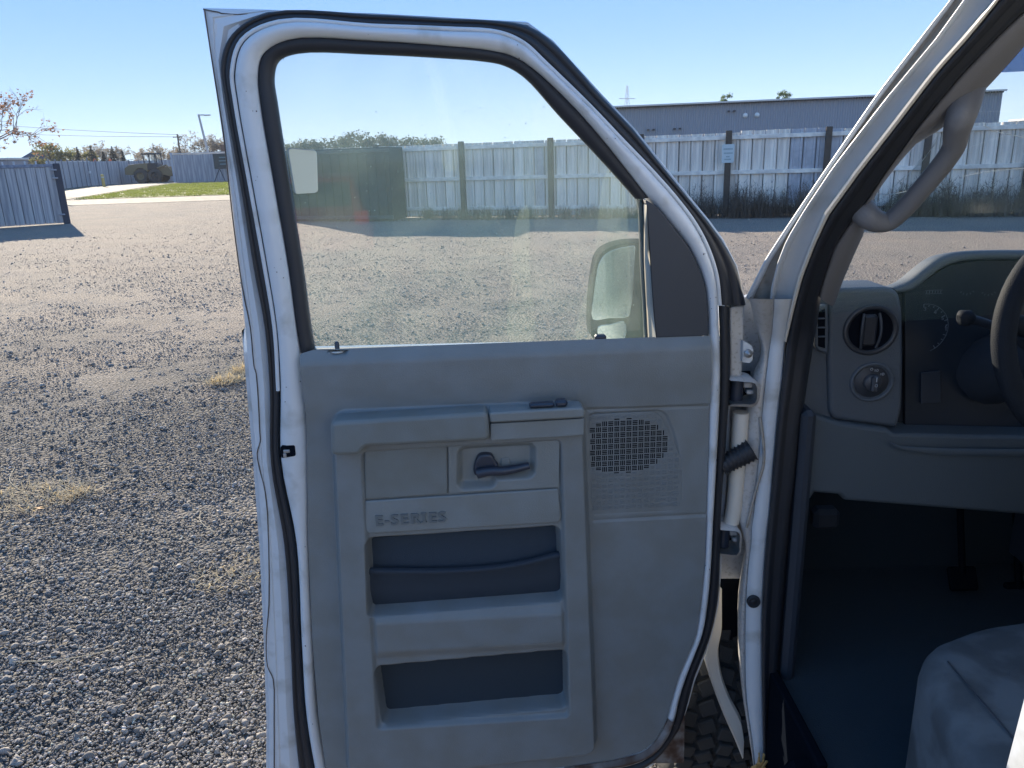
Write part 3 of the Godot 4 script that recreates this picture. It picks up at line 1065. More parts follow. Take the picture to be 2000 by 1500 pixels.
	for k in 2:
		var fl := thing("orange_marker", ["orange marker on the far fence, left of two", "orange marker on the far fence, nearer the loader"][k], "marker", Vector3(-46.12 + 0.06 * k, 2.6, -90.5 - 3.4 * k), 0.0, "orange markers on the far fence")
		st = begin()
		lathe(st, PackedVector2Array([Vector2(0.16, 0), Vector2(0.15, 0.12), Vector2(0.06, 0.30), Vector2(0.0, 0.31)]), 10, Transform3D(Basis(Vector3.RIGHT, -PI / 2), Vector3.ZERO))
		obj("cone", st, mat(0.75, 0.16, 0.05, 0.6), fl)
	var gp := thing("gate_post", "thin steel gate post with a white box left of the yellow bollard", "post", Vector3(-45.5, 0, -87.6))
	st = begin()
	tube(st, PackedVector3Array([Vector3.ZERO, Vector3(0, 3.0, 0)]), 0.07, 8)
	obj("pole", st, mat(0.2, 0.21, 0.24, 0.6), gp)
	st = begin()
	box(st, Vector3(0.12, 1.45, 0.05), Vector3(0.2, 0.25, 0.16), 0.02)
	obj("control_box", st, mat(0.7, 0.7, 0.7, 0.6), gp)
	var bo := thing("bollard", "yellow bollard beside the driveway left of the loader", "bollard", Vector3(-40.6, 0, -80.6))
	st = begin()
	lathe(st, PackedVector2Array([Vector2(0.15, 0), Vector2(0.15, 1.15), Vector2(0.12, 1.22), Vector2(0, 1.25)]), 14, Transform3D(Basis(Vector3.RIGHT, -PI / 2), Vector3.ZERO))
	obj("post", st, mat(0.55, 0.40, 0.12, 0.6), bo)
	st = begin()
	lathe(st, PackedVector2Array([Vector2(0.155, 0.9), Vector2(0.155, 1.0)]), 14, Transform3D(Basis(Vector3.RIGHT, -PI / 2), Vector3.ZERO))
	obj("stripe", st, mat(0.62, 0.6, 0.5, 0.5), bo)
	loader()
	# light pole, utility pole, wires
	var lp := thing("lamp_pole", "tall pale lamp pole with a short arm to the right, above the panel fence", "lamp pole", Vector3(-34.6, 0, -95))
	st = begin()
	tube(st, PackedVector3Array([Vector3.ZERO, Vector3(-0.85, 7.5, 0)]), [0.17, 0.12], 8)
	obj("pole", st, mat(0.42, 0.42, 0.42, 0.5), lp)
	st = begin()
	tube(st, PackedVector3Array([Vector3(-0.85, 7.42, 0), Vector3(-0.2, 7.42, 0)]), 0.07, 6)
	box(st, Vector3(0.15, 7.38, 0), Vector3(0.75, 0.13, 0.3), 0.03)
	obj("lamp_head", st, mat(0.4, 0.38, 0.36, 0.5), lp)
	var up := thing("utility_pole", "slim wooden utility pole beside the lamp pole", "utility pole", Vector3(-47.5, 0, -118))
	st = begin()
	tube(st, PackedVector3Array([Vector3.ZERO, Vector3(0, 6.3, 0)]), [0.16, 0.11], 6)
	obj("pole", st, M.wood, up)
	st = begin()
	box(st, Vector3(0, 5.9, 0), Vector3(1.4, 0.12, 0.1))
	obj("crossarm", st, M.wood, up)
	var ch := thing("brown_chimney", "small brown chimney showing above the panel fence", "chimney", Vector3(-34.6, 0, -100))
	st = begin()
	box(st, Vector3(0, 2.0, 0), Vector3(0.85, 4.3, 0.8), 0.03)
	obj("stack", st, mat(0.12, 0.07, 0.055, 0.8), ch)
	for k in 2:
		st = begin()
		var p := PackedVector3Array()
		for i in 25:
			var u := i / 24.0
			p.append(Vector3(-130, [15.0, 12.5][k], -165).lerp(Vector3(-47.5, [6.25, 5.95][k], -118), u) - Vector3(0, 3.0 * u * (1.0 - u), 0))
		tube(st, p, 0.035, 4)
		tag(obj("power_cable", st, mat(0.25, 0.27, 0.3, 0.7)), ["upper overhead power cable crossing the pale sky at left", "lower overhead power cable crossing the pale sky at left"][k], "cable", "overhead cables")
	# house, trailer roofs
	var ho := thing("dark_house", "house with a dark hipped roof behind the grey fence", "house", Vector3(-64.5, 0, -112))
	st = begin()
	box(st, Vector3(0, 1.5, 0), Vector3(4.2, 3.0, 4.4))
	obj("wall", st, mat(0.25, 0.24, 0.23, 0.8), ho)
	st = begin()
	st.set_smooth_group(-1)
	var e := [Vector3(-2.4, 3, 2.5), Vector3(2.4, 3, 2.5), Vector3(2.4, 3, -2.5), Vector3(-2.4, 3, -2.5)]
	var r0 := Vector3(-0.9, 4.5, 0)
	var r1 := Vector3(0.9, 4.5, 0)
	quad(st, e[0], e[1], r1, r0)
	quad(st, e[2], e[3], r0, r1)
	tri(st, e[1], e[2], r1)
	tri(st, e[3], e[0], r0)
	obj("roof", st, mat(0.05, 0.055, 0.075, 0.8), ho)
	var tl := [[Vector3(-38.2, 0, -62), 7.0, "white flat roofed trailer behind the grey fence at the left edge"], [Vector3(-50.2, 0, -95), 3.6, "pale roofed shed behind the fence, right of the dark house"]]
	for q in tl:
		var t := thing("low_trailer", q[2], "trailer", q[0])
		st = begin()
		box(st, Vector3(-q[1] * 0.4, 1.3, 0), Vector3(q[1], 2.6, 2.5), 0.03)
		obj("wall", st, mat(0.28, 0.28, 0.31, 0.7), t)
		st = begin()
		box(st, Vector3(-q[1] * 0.4, 2.68, 0), Vector3(q[1] + 0.2, 0.16, 2.7), 0.03)
		obj("roof", st, mat(0.66, 0.62, 0.57, 0.5), t)
	# trees
	bare_tree(Vector3(-37.9, 0, -58), 8.8, "half bare tree with rusty leaves at the left edge", 301, 0.4, "", 1.35, Color(0.20, 0.105, 0.055), 1.5, 4200)
	for q in [[-59.2, -105, 5.0, 2.0, 1], [-56.6, -105, 4.2, 1.8, 2], [-54.7, -105, 3.8, 1.5, 3]]:
		leafy_tree(Vector3(q[0], 0, q[1]), q[2], q[3], ["tall loose olive bush right of the dark house", "olive bush between the tall bush and the first spruce", "low olive bush in front of the spruces"][q[4] - 1], 400 + q[4], Color(0.11, 0.105, 0.045))
	var spx := [[-52.9, 4.6, 1.7], [-51.2, 4.7, 2.2], [-49.8, 3.9, 1.6], [-48.6, 4.5, 2.1], [-47.4, 3.9, 1.3]]
	for k in 5:
		spruce(Vector3(spx[k][0], 0, -100), spx[k][1], spx[k][2], ["thin dark spruce, leftmost of five beyond the fence", "bushy dark spruce, second of five from the left", "short dark spruce, third of five from the left", "broad dark spruce, fourth from the left behind the far fence", "small dark spruce just left of the loader's cab"][k], 500 + k)
	for k in 11:
		var x := -68.5 + 2.35 * k + rng.randf_range(-0.6, 0.6)
		bare_tree(Vector3(x, 0, -132 + rng.randf_range(-4, 4)), rng.randf_range(5.6, 6.6) if k < 7 else rng.randf_range(6.4, 7.6), "bare grey tree in the row behind the loader, %s from the left" % ["first", "second", "third", "fourth", "fifth", "sixth", "seventh", "eighth", "ninth", "tenth", "eleventh"][k], 600 + k, 0.5, "bare trees behind the loader", 1.5, Color(0.20, 0.17, 0.125), 1.7, 2200)

func flat(called: String, label: String, pts: Array, y: float, col: Color) -> void:
	var st := begin()
	var poly := PackedVector2Array()
	for p in pts:
		poly.append(Vector2(p.x, -p.y))
	slab(st, poly, -0.05, y, 0.0, Transform3D(Basis(Vector3.RIGHT, -PI / 2), Vector3.ZERO))
	var m := textured(mat(col.r, col.g, col.b, 0.95), noise_tex(hash(called) % 1000, 0.015, Color(0.72, 0.72, 0.72), Color(1, 1, 1), 5, 512), 0.25, true)
	var o := obj(called, st, m)
	o.set_meta("kind", "structure")
	tag(o, label, called)

func wheel(parent: Node3D, at: Vector3, r: float, w: float, rim_m: Material) -> void:
	var g := group_node("wheel", parent, at)
	var b := Transform3D(Basis(), Vector3.ZERO)
	var st := begin()
	lathe(st, PackedVector2Array([Vector2(r * 0.55, -w * 0.5), Vector2(r * 0.9, -w * 0.5), Vector2(r, -w * 0.36), Vector2(r, w * 0.36), Vector2(r * 0.9, w * 0.5), Vector2(r * 0.55, w * 0.5)]), 28, b)
	for k in 22:
		box(st, Vector3(cos(TAU * k / 22) * r, sin(TAU * k / 22) * r, (k % 2 - 0.5) * w * 0.4), Vector3(0.06, 0.09, w * 0.42) * r / 0.8, 0.0, Basis(Vector3.BACK, TAU * k / 22))
	obj("tyre", st, M.tyre, g)
	st = begin()
	lathe(st, PackedVector2Array([Vector2(0, w * 0.2), Vector2(r * 0.2, w * 0.24), Vector2(r * 0.26, w * 0.1), Vector2(r * 0.48, w * 0.16), Vector2(r * 0.56, w * 0.46)]), 24, b)
	obj("rim", st, rim_m, g)

func loader() -> void:
	var t := thing("wheel_loader", "tan and black wheel loader parked on the driveway before the far fence", "loader", Vector3(-42.6, 0, -95.5), 0.0)
	var tanm := mat(0.22, 0.165, 0.085, 0.6)
	var blk := mat(0.02, 0.022, 0.026, 0.5)
	wheel(t, Vector3(-0.35, 0.8, 1.1), 0.8, 0.6, tanm)
	wheel(t, Vector3(-0.35, 0.8, -1.1), 0.8, 0.6, tanm)
	wheel(t, Vector3(1.3, 0.78, 1.05), 0.78, 0.6, blk)
	wheel(t, Vector3(1.3, 0.78, -1.05), 0.78, 0.6, blk)
	var st := begin()
	var side := Transform3D(Basis(), Vector3(0, 0, -0.9))
	slab(st, rounded(PackedVector2Array([Vector2(-2.35, 1.0), Vector2(-2.3, 1.75), Vector2(-1.7, 2.1), Vector2(-0.8, 2.2), Vector2(0.35, 2.25), Vector2(0.35, 1.25), Vector2(-0.2, 1.75), Vector2(-0.75, 1.7), Vector2(-1.25, 1.3), Vector2(-1.4, 0.95)]), 0.12), 0.0, 1.8, 0.08, side, true)
	obj("engine_cover", st, tanm, t)
	st = begin()
	slab(st, PackedVector2Array([Vector2(0.1, 1.5), Vector2(1.0, 1.4), Vector2(1.55, 1.6), Vector2(1.5, 2.0), Vector2(1.3, 2.25), Vector2(0.3, 2.25)]), 0.0, 1.5, 0.03, Transform3D(Basis(), Vector3(0, 0, -0.75)), true)
	box(st, Vector3(0.6, 0.9, 0), Vector3(1.6, 0.9, 1.0), 0.05)
	obj("chassis", st, blk, t)
	st = begin()
	box(st, Vector3(0.72, 3.3, 0), Vector3(1.85, 0.16, 1.6), 0.05)
	obj("cab_roof", st, blk, t)
	for q in [[0.05, 0.0], [0.72, 0.0], [1.48, 0.16]]:
		for z in [-0.72, 0.72]:
			st = begin()
			tube(st, PackedVector3Array([Vector3(q[0] + q[1] * 0.5, 2.0, z), Vector3(q[0], 3.25, z)]), 0.07, 5)
			obj("cab_pillar", st, blk, t)
	for q in [[0.12, 0.65], [0.8, 1.42]]:
		for z in [-0.72, 0.72]:
			st = begin()
			quad(st, Vector3(q[0], 2.1, z), Vector3(q[1], 2.1, z), Vector3(q[1], 3.2, z), Vector3(q[0], 3.2, z))
			obj("cab_window", st, M.windshield, t)
	st = begin()
	slab(st, rounded(PackedVector2Array([Vector2(1.0, 1.45), Vector2(1.9, 1.75), Vector2(3.1, 1.8), Vector2(3.35, 1.5), Vector2(3.3, 0.95), Vector2(2.9, 0.65), Vector2(2.2, 0.85), Vector2(1.0, 0.95)]), 0.1), 0.0, 1.3, 0.05, Transform3D(Basis(), Vector3(0, 0, -0.65)), true)
	obj("front_frame", st, tanm, t)
	st = begin()
	tube(st, PackedVector3Array([Vector3(1.5, 1.65, 0.75), Vector3(2.6, 1.95, 0.75), Vector3(3.4, 1.0, 0.75), Vector3(3.8, 0.5, 0.75)]), 0.12, 6)
	obj("boom_arm", st, tanm, t)
	st = begin()
	slab(st, PackedVector2Array([Vector2(3.6, 0.1), Vector2(4.6, 0.05), Vector2(4.0, 0.45), Vector2(3.8, 1.0), Vector2(3.55, 0.9)]), 0.0, 2.5, 0.0, Transform3D(Basis(), Vector3(0, 0, -1.25)), true)
	obj("bucket", st, tanm, t)
	st = begin()
	lathe(st, PackedVector2Array([Vector2(0.09, 0.0), Vector2(0.08, 0.12), Vector2(0, 0.16)]), 8, Transform3D(Basis(Vector3.RIGHT, -PI / 2), Vector3(0.75, 3.38, 0.5)))
	obj("beacon", st, mat(0.7, 0.6, 0.45, 0.4), t)

# ---------------------------------------------------------------- the van
func build_van() -> void:
	van = thing("white_van", "white passenger van seen at its open driver's door, grey interior", "van", Vector3(0.5, 0, -1.4))
	var paint: Material = M.paint
	# body panels out of the frame and behind the door
	var st := begin()
	box(st, Vector3(0.98, 2.0, 2.33), Vector3(1.80, 0.05, 4.0), 0.02)
	obj("roof", st, paint, van)
	st = begin()
	box(st, Vector3(1.0, 1.965, 2.33), Vector3(1.65, 0.014, 3.9), 0.004)
	obj("headliner", st, M.pillar_trim, van)
	st = begin()
	box(st, Vector3(0.03, 1.2, 2.75), Vector3(0.06, 1.62, 3.1), 0.02)
	obj("side_panel", st, paint, van)
	st = begin()
	box(st, Vector3(1.86, 0.9, 1.85), Vector3(0.06, 0.9, 4.9), 0.02)
	box(st, Vector3(1.84, 1.68, 2.9), Vector3(0.06, 0.66, 2.8), 0.02)
	obj("far_side_panel", st, paint, van)
	st = begin()
	box(st, Vector3(0.95, 1.2, 4.3), Vector3(1.8, 1.65, 0.06), 0.02)
	obj("rear_panel", st, paint, van)
	st = begin()
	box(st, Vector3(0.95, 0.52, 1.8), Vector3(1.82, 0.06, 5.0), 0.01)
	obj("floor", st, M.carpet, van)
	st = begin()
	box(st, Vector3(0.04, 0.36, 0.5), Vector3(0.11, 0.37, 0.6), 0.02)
	obj("step_panel", st, M.shade_black, van)  # painted near-black to keep a sun sliver on it dim
	st = begin()
	box(st, Vector3(0.044, 0.39, 0.11), Vector3(0.02, 0.36, 0.3), 0.004)
	obj("added_sill_plate", st, M.shade_black, van)  # added near-black plate, dims the sun patch at the floor edge
	st = begin()
	box(st, Vector3(0.95, 0.85, -0.46), Vector3(1.8, 0.75, 0.03), 0.01)
	obj("firewall", st, M.carpet, van)
	st = begin()
	box(st, Vector3(1.02, 0.85, -0.05), Vector3(0.5, 0.6, 0.8), 0.08)
	obj("engine_cover", st, M.dash_dark, van)
	st = begin()
	box(st, Vector3(0.075, 0.66, -0.225), Vector3(0.03, 1.0, 0.45), 0.01)
	obj("kick_panel", st, M.dash_dark, van)
	# front end ahead of the door
	st = begin()
	st.set_smooth_group(1)
	band(st, PackedVector3Array([Vector3(0.02, 0.9, -1.45), Vector3(0.02, 1.08, -1.4), Vector3(0.02, 1.15, -1.1), Vector3(0.02, 1.24, -0.35)]), PackedVector3Array([Vector3(1.9, 0.9, -1.45), Vector3(1.9, 1.08, -1.4), Vector3(1.9, 1.15, -1.1), Vector3(1.9, 1.24, -0.35)]), Vector3.UP, [[0, -0.05], [0, 0], [0.1, 0.02], [0.5, 0.035], [0.9, 0.02], [1, 0], [1, -0.05]])
	obj("hood", st, paint, van)
	st = begin()
	var arch := PackedVector2Array([Vector2(0.12, 0.98), Vector2(0.12, 1.24), Vector2(1.1, 1.16), Vector2(1.42, 1.08), Vector2(1.46, 0.55), Vector2(1.08, 0.5), Vector2(1.06, 0.66), Vector2(0.96, 0.82), Vector2(0.78, 0.9), Vector2(0.6, 0.88), Vector2(0.44, 0.78), Vector2(0.30, 0.86)])
	slab(st, arch, 0.0, 0.05, 0.012, Transform3D(Basis(Vector3.UP, PI / 2), Vector3(0.0, 0, 0.0)), true)
	var fender := obj("fender", st, paint, van, Vector3(-0.06, 0, 0.0))
	fender.scale = Vector3(-1, 1, 1)
	st = begin()
	box(st, Vector3(0.95, 0.72, -1.5), Vector3(1.9, 0.34, 0.14), 0.05)
	obj("bumper", st, M.metal, van)
	wheel_front()
	# between the door's hinge edge and the jamb: cowl side, dark wheelhouse, the fender's curved flange
	st = begin()
	patch(st, PackedVector3Array([Vector3(-0.0691, 1.36, -0.1), Vector3(-0.0141, 1.373, -0.1), Vector3(0.0236, 1.177, -0.1), Vector3(0.0196, 0.8884, -0.1), Vector3(0.0172, 0.7392, -0.1), Vector3(-0.0622, 0.7422, -0.1), Vector3(-0.0691, 1.022, -0.1)]), Vector3.BACK, 0.02)
	obj("cowl_side", st, M.bracket, van)
	st = begin()
	patch(st, PackedVector3Array([Vector3(-0.05, 0.7531, -0.17), Vector3(0.05, 0.7493, -0.17), Vector3(0.0998, 0.1259, -0.17), Vector3(0.035, 0.1286, -0.17), Vector3(0.0003, 0.3155, -0.17), Vector3(-0.0265, 0.4637, -0.17), Vector3(-0.0376, 0.6048, -0.17)]), Vector3.BACK, 0.02)
	obj("wheelhouse", st, M.shade_black, van)
	st = begin()
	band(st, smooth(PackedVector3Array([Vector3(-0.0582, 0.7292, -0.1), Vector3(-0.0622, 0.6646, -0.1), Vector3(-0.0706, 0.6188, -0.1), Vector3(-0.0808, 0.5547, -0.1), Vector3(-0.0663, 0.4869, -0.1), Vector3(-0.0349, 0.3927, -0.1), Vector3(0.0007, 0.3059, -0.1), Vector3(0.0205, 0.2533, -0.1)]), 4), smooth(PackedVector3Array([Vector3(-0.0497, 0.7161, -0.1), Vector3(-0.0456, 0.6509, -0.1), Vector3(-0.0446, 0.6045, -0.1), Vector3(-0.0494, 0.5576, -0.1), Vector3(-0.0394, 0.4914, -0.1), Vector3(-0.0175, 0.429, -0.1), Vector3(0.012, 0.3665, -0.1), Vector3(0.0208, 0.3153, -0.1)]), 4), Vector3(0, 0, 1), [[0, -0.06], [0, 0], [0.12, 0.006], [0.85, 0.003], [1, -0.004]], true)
	obj("fender_flange", st, M.paint_sunlit, van)
	# the hinge pillar and windscreen pillar, one strip after another from outside to inside
	var p0 := longer(PackedVector3Array([Vector3(0.0689, 1.849, 0.3753), Vector3(0.0615, 1.819, 0.3509), Vector3(0.0556, 1.806, 0.3391), Vector3(0.0221, 1.718, 0.2634), Vector3(-0.0079, 1.614, 0.1759), Vector3(-0.0342, 1.519, 0.0961), Vector3(-0.0484, 1.464, 0.05), Vector3(-0.0586, 1.385, -0.0148)]))
	var p1 := longer(PackedVector3Array([Vector3(0.0741, 1.848, 0.3758), Vector3(0.067, 1.819, 0.3515), Vector3(0.062, 1.804, 0.3385), Vector3(0.0293, 1.715, 0.2622), Vector3(0.0001, 1.611, 0.1744), Vector3(-0.0255, 1.515, 0.0943), Vector3(-0.0388, 1.458, 0.0466), Vector3(-0.0459, 1.376, -0.0202)]))
	var p2 := longer(PackedVector3Array([Vector3(0.0748, 1.844, 0.3973), Vector3(0.0665, 1.815, 0.3733), Vector3(0.0549, 1.776, 0.34), Vector3(0.0251, 1.707, 0.2803), Vector3(-0.0068, 1.619, 0.205), Vector3(-0.0243, 1.553, 0.15), Vector3(-0.034, 1.503, 0.1086), Vector3(-0.0346, 1.462, 0.0758), Vector3(-0.0295, 1.411, 0.0358), Vector3(-0.0073, 1.321, -0.0336), Vector3(-0.0054, 1.214, -0.0498)]))
	var p3 := longer(PackedVector3Array([Vector3(0.0811, 1.843, 0.398), Vector3(0.073, 1.815, 0.374), Vector3(0.0617, 1.776, 0.3407), Vector3(0.0325, 1.707, 0.2812), Vector3(0.0013, 1.619, 0.206), Vector3(-0.0154, 1.552, 0.1504), Vector3(-0.0239, 1.502, 0.1092), Vector3(-0.0256, 1.46, 0.0755), Vector3(-0.02, 1.409, 0.0354), Vector3(0.0013, 1.317, -0.0352), Vector3(0.0007, 1.209, -0.0489)]))
	var p4 := longer(PackedVector3Array([Vector3(0.0908, 1.837, 0.429), Vector3(0.0855, 1.809, 0.406), Vector3(0.0709, 1.775, 0.3763), Vector3(0.0531, 1.737, 0.3438), Vector3(0.0308, 1.669, 0.2859), Vector3(0.0109, 1.611, 0.2367), Vector3(-0.006, 1.55, 0.1847), Vector3(-0.0065, 1.495, 0.141), Vector3(-0.0048, 1.438, 0.0957), Vector3(0.004, 1.375, 0.0468), Vector3(0.0173, 1.301, -0.0105)]))
	var p5 := longer(PackedVector3Array([Vector3(0.0969, 1.836, 0.4296), Vector3(0.0912, 1.809, 0.4067), Vector3(0.078, 1.772, 0.3754), Vector3(0.0605, 1.735, 0.3428), Vector3(0.0387, 1.666, 0.2848), Vector3(0.0193, 1.608, 0.2354), Vector3(0.0021, 1.546, 0.1831), Vector3(0.0005, 1.493, 0.1405), Vector3(0.0029, 1.435, 0.0944), Vector3(0.0113, 1.372, 0.0452), Vector3(0.0224, 1.298, -0.0106)]))
	var q4 := longer(PackedVector3Array([Vector3(0.1006, 1.84, 0.4129), Vector3(0.0952, 1.812, 0.3896), Vector3(0.0803, 1.777, 0.3594), Vector3(0.0623, 1.739, 0.3263), Vector3(0.0395, 1.669, 0.2675), Vector3(0.0193, 1.611, 0.2175), Vector3(0.0022, 1.548, 0.1646), Vector3(0.0016, 1.492, 0.1202), Vector3(0.0034, 1.435, 0.0741), Vector3(0.0124, 1.371, 0.0244), Vector3(0.0245, 1.296, -0.0303), Vector3(0.0254, 1.211, -0.0302), Vector3(0.0214, 1.123, -0.0308)]))
	var lo5 := longer(PackedVector3Array([Vector3(0.0969, 1.836, 0.4296), Vector3(0.0912, 1.809, 0.4067), Vector3(0.078, 1.772, 0.3754), Vector3(0.0605, 1.735, 0.3428), Vector3(0.0387, 1.666, 0.2848), Vector3(0.0193, 1.608, 0.2354), Vector3(0.0021, 1.546, 0.1831), Vector3(0.0005, 1.493, 0.1405), Vector3(0.0029, 1.435, 0.0944), Vector3(0.0113, 1.372, 0.0452), Vector3(0.0224, 1.298, -0.0106), Vector3(0.0184, 1.217, -0.0112), Vector3(0.0145, 1.13, -0.0118), Vector3(0.0127, 1.003, -0.0121), Vector3(0.0124, 0.9436, -0.0121), Vector3(0.0094, 0.8273, -0.0126), Vector3(0.0113, 0.7061, -0.0123), Vector3(0.0186, 0.58, -0.0112), Vector3(0.0284, 0.4486, -0.0097), Vector3(0.0433, 0.2692, -0.0075)]))
	var lo6 := longer(PackedVector3Array([Vector3(0.1495, 1.834, 0.4353), Vector3(0.1321, 1.807, 0.4112), Vector3(0.1124, 1.775, 0.3827), Vector3(0.0914, 1.732, 0.345), Vector3(0.0703, 1.672, 0.2938), Vector3(0.0586, 1.619, 0.2497), Vector3(0.0472, 1.564, 0.2046), Vector3(0.0387, 1.532, 0.1772), Vector3(0.0314, 1.492, 0.1447), Vector3(0.0364, 1.442, 0.1054), Vector3(0.0429, 1.397, 0.0696), Vector3(0.0598, 1.33, 0.0188), Vector3(0.0629, 1.245, -0.0046), Vector3(0.0555, 1.128, -0.0057), Vector3(0.0545, 1.004, -0.0058), Vector3(0.0507, 0.945, -0.0064), Vector3(0.0504, 0.7695, -0.0064), Vector3(0.0511, 0.5824, -0.0063), Vector3(0.053, 0.4507, -0.0061), Vector3(0.0608, 0.271, -0.0049)]))
	var p7 := longer(PackedVector3Array([Vector3(0.1889, 1.834, 0.4293), Vector3(0.1669, 1.807, 0.4045), Vector3(0.1522, 1.763, 0.3675), Vector3(0.1403, 1.732, 0.3405), Vector3(0.1243, 1.697, 0.31), Vector3(0.1033, 1.673, 0.2883), Vector3(0.0809, 1.655, 0.2701), Vector3(0.0696, 1.625, 0.2442), Vector3(0.0603, 1.589, 0.2145), Vector3(0.059, 1.561, 0.1916), Vector3(0.0699, 1.513, 0.1547), Vector3(0.071, 1.471, 0.1214), Vector3(0.0738, 1.418, 0.0793), Vector3(0.0791, 1.372, 0.0436)]))
	var p6t := longer(PackedVector3Array([Vector3(0.1495, 1.834, 0.4353), Vector3(0.1321, 1.807, 0.4112), Vector3(0.1124, 1.775, 0.3827), Vector3(0.0914, 1.732, 0.345), Vector3(0.0703, 1.672, 0.2938), Vector3(0.0586, 1.619, 0.2497), Vector3(0.0472, 1.564, 0.2046), Vector3(0.0387, 1.532, 0.1772), Vector3(0.0314, 1.492, 0.1447), Vector3(0.0364, 1.442, 0.1054), Vector3(0.0429, 1.397, 0.0696)]))
	var out := Vector3(-0.5, 0.1, 1).normalized()
	st = begin()
	band(st, resample(p0, 40), resample(p1, 40), out, [[0, -0.12], [0, 0.0], [0.4, 0.008], [1, 0.006], [1, -0.02]])
	obj("drip_rail", st, paint, van)
	st = begin()
	band(st, resample(p1, 40), resample(p2, 40), out, [[0, -0.004], [0.3, -0.012], [0.75, -0.014], [1, -0.016]])
	obj("pillar_groove", st, M.primer, van)
	st = begin()
	band(st, resample(p2, 44), resample(p3, 44), out, [[0, -0.03], [0, 0.006], [0.3, 0.012], [0.7, 0.011], [1, 0.002], [1, -0.01]])
	obj("pillar_ridge", st, paint, van)
	st = begin()
	band(st, resample(p3, 44), resample(q4, 44), out, [[0, -0.002], [0.12, -0.004], [0.8, -0.006], [1, -0.004], [1, -0.02]])
	obj("pillar_face", st, paint, van)
	st = begin()
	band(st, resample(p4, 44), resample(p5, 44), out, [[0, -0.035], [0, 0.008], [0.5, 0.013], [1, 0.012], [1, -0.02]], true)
	obj("door_lip", st, M.paint_sunlit, van)
	st = begin()
	band(st, resample(lo5, 70), resample(lo6, 70), out, [[0, -0.05], [0, 0.002], [0.06, 0.012], [0.2, 0.02], [0.34, 0.018], [0.42, 0.008], [0.5, 0.006], [0.75, 0.010], [0.95, 0.004], [1, -0.01], [1, -0.06]])
	obj("body_seal", st, M.seal, van)
	st = begin()
	band(st, resample(p6t, 50), resample(p7, 50), out, [[0, -0.03], [0, -0.004], [0.2, 0.004], [0.7, 0.0], [1, -0.02], [1, -0.08]])
	obj("pillar_trim", st, M.pillar_trim, van)
	st = begin()
	var gp := smooth(PackedVector3Array([Vector3(0.1346, 1.722, 0.2935)]) + PackedVector3Array([Vector3(0.1215, 1.7, 0.3093)]) + PackedVector3Array([Vector3(0.1137, 1.681, 0.3155), Vector3(0.1183, 1.664, 0.3028), Vector3(0.1252, 1.644, 0.2878), Vector3(0.1235, 1.622, 0.2699), Vector3(0.1123, 1.582, 0.2363), Vector3(0.1002, 1.548, 0.2071), Vector3(0.0901, 1.535, 0.1953), Vector3(0.0725, 1.536, 0.1936)]) + PackedVector3Array([Vector3(0.0565, 1.546, 0.1916)]) + PackedVector3Array([Vector3(0.0542, 1.557, 0.1695)]) + PackedVector3Array([Vector3(0.0556, 1.565, 0.1462)]), 5)
	var gr := []
	for i in gp.size():
		var u := float(i) / (gp.size() - 1)
		gr.append(0.0145 + 0.005 * smoothstep(0.40, 0.1, u) + 0.006 * smoothstep(0.62, 0.9, u))
	tube(st, gp, gr, 14)
	obj("grab_handle", st, M.grab, van)
	# door jamb below the pillar
	var k0 := PackedVector3Array([Vector3(-0.0783, 1.393, 0.0488), Vector3(-0.0639, 1.365, 0.028), Vector3(-0.0485, 1.33, 0.0027), Vector3(-0.0282, 1.293, -0.0182), Vector3(-0.03, 1.26, -0.0185), Vector3(-0.0396, 1.229, -0.0199), Vector3(-0.0471, 1.172, -0.0211), Vector3(-0.0567, 1.075, -0.0225), Vector3(-0.06, 0.9409, -0.023), Vector3(-0.0483, 0.9068, -0.0213), Vector3(-0.0345, 0.8724, -0.0192), Vector3(-0.0372, 0.825, -0.0196), Vector3(-0.0434, 0.7436, -0.0205), Vector3(-0.0373, 0.6186, -0.0196), Vector3(-0.0202, 0.4889, -0.017), Vector3(0.003, 0.3779, -0.0135), Vector3(0.019, 0.2666, -0.0112)])
	var k1 := PackedVector3Array([Vector3(-0.0304, 1.393, 0.0557), Vector3(-0.0139, 1.33, 0.0078), Vector3(-0.0073, 1.3, -0.0151), Vector3(-0.0098, 1.265, -0.0155), Vector3(-0.0114, 1.229, -0.0157), Vector3(-0.0137, 1.172, -0.0161), Vector3(-0.0149, 1.076, -0.0162), Vector3(-0.0182, 0.9425, -0.0167), Vector3(-0.0203, 0.9079, -0.017), Vector3(-0.0194, 0.8731, -0.0169), Vector3(-0.0219, 0.8258, -0.0173), Vector3(-0.0228, 0.7448, -0.0174), Vector3(-0.0183, 0.6199, -0.0168), Vector3(-0.0083, 0.4899, -0.0153), Vector3(0.0106, 0.3786, -0.0124), Vector3(0.0256, 0.2673, -0.0102)])
	var k2 := PackedVector3Array([Vector3(0.0007, 1.393, 0.0602), Vector3(0.0132, 1.33, 0.0119), Vector3(0.0189, 1.295, -0.0112), Vector3(0.0181, 1.265, -0.0113), Vector3(0.0184, 1.217, -0.0112), Vector3(0.0153, 1.162, -0.0117), Vector3(0.014, 1.077, -0.0119), Vector3(0.0124, 0.9436, -0.0121), Vector3(0.0105, 0.9092, -0.0124), Vector3(0.0096, 0.8744, -0.0126), Vector3(0.0094, 0.8273, -0.0126), Vector3(0.0116, 0.7185, -0.0123), Vector3(0.0179, 0.5929, -0.0113), Vector3(0.0268, 0.4754, -0.01), Vector3(0.0345, 0.3808, -0.0088), Vector3(0.0433, 0.2692, -0.0075)])
	st = begin()
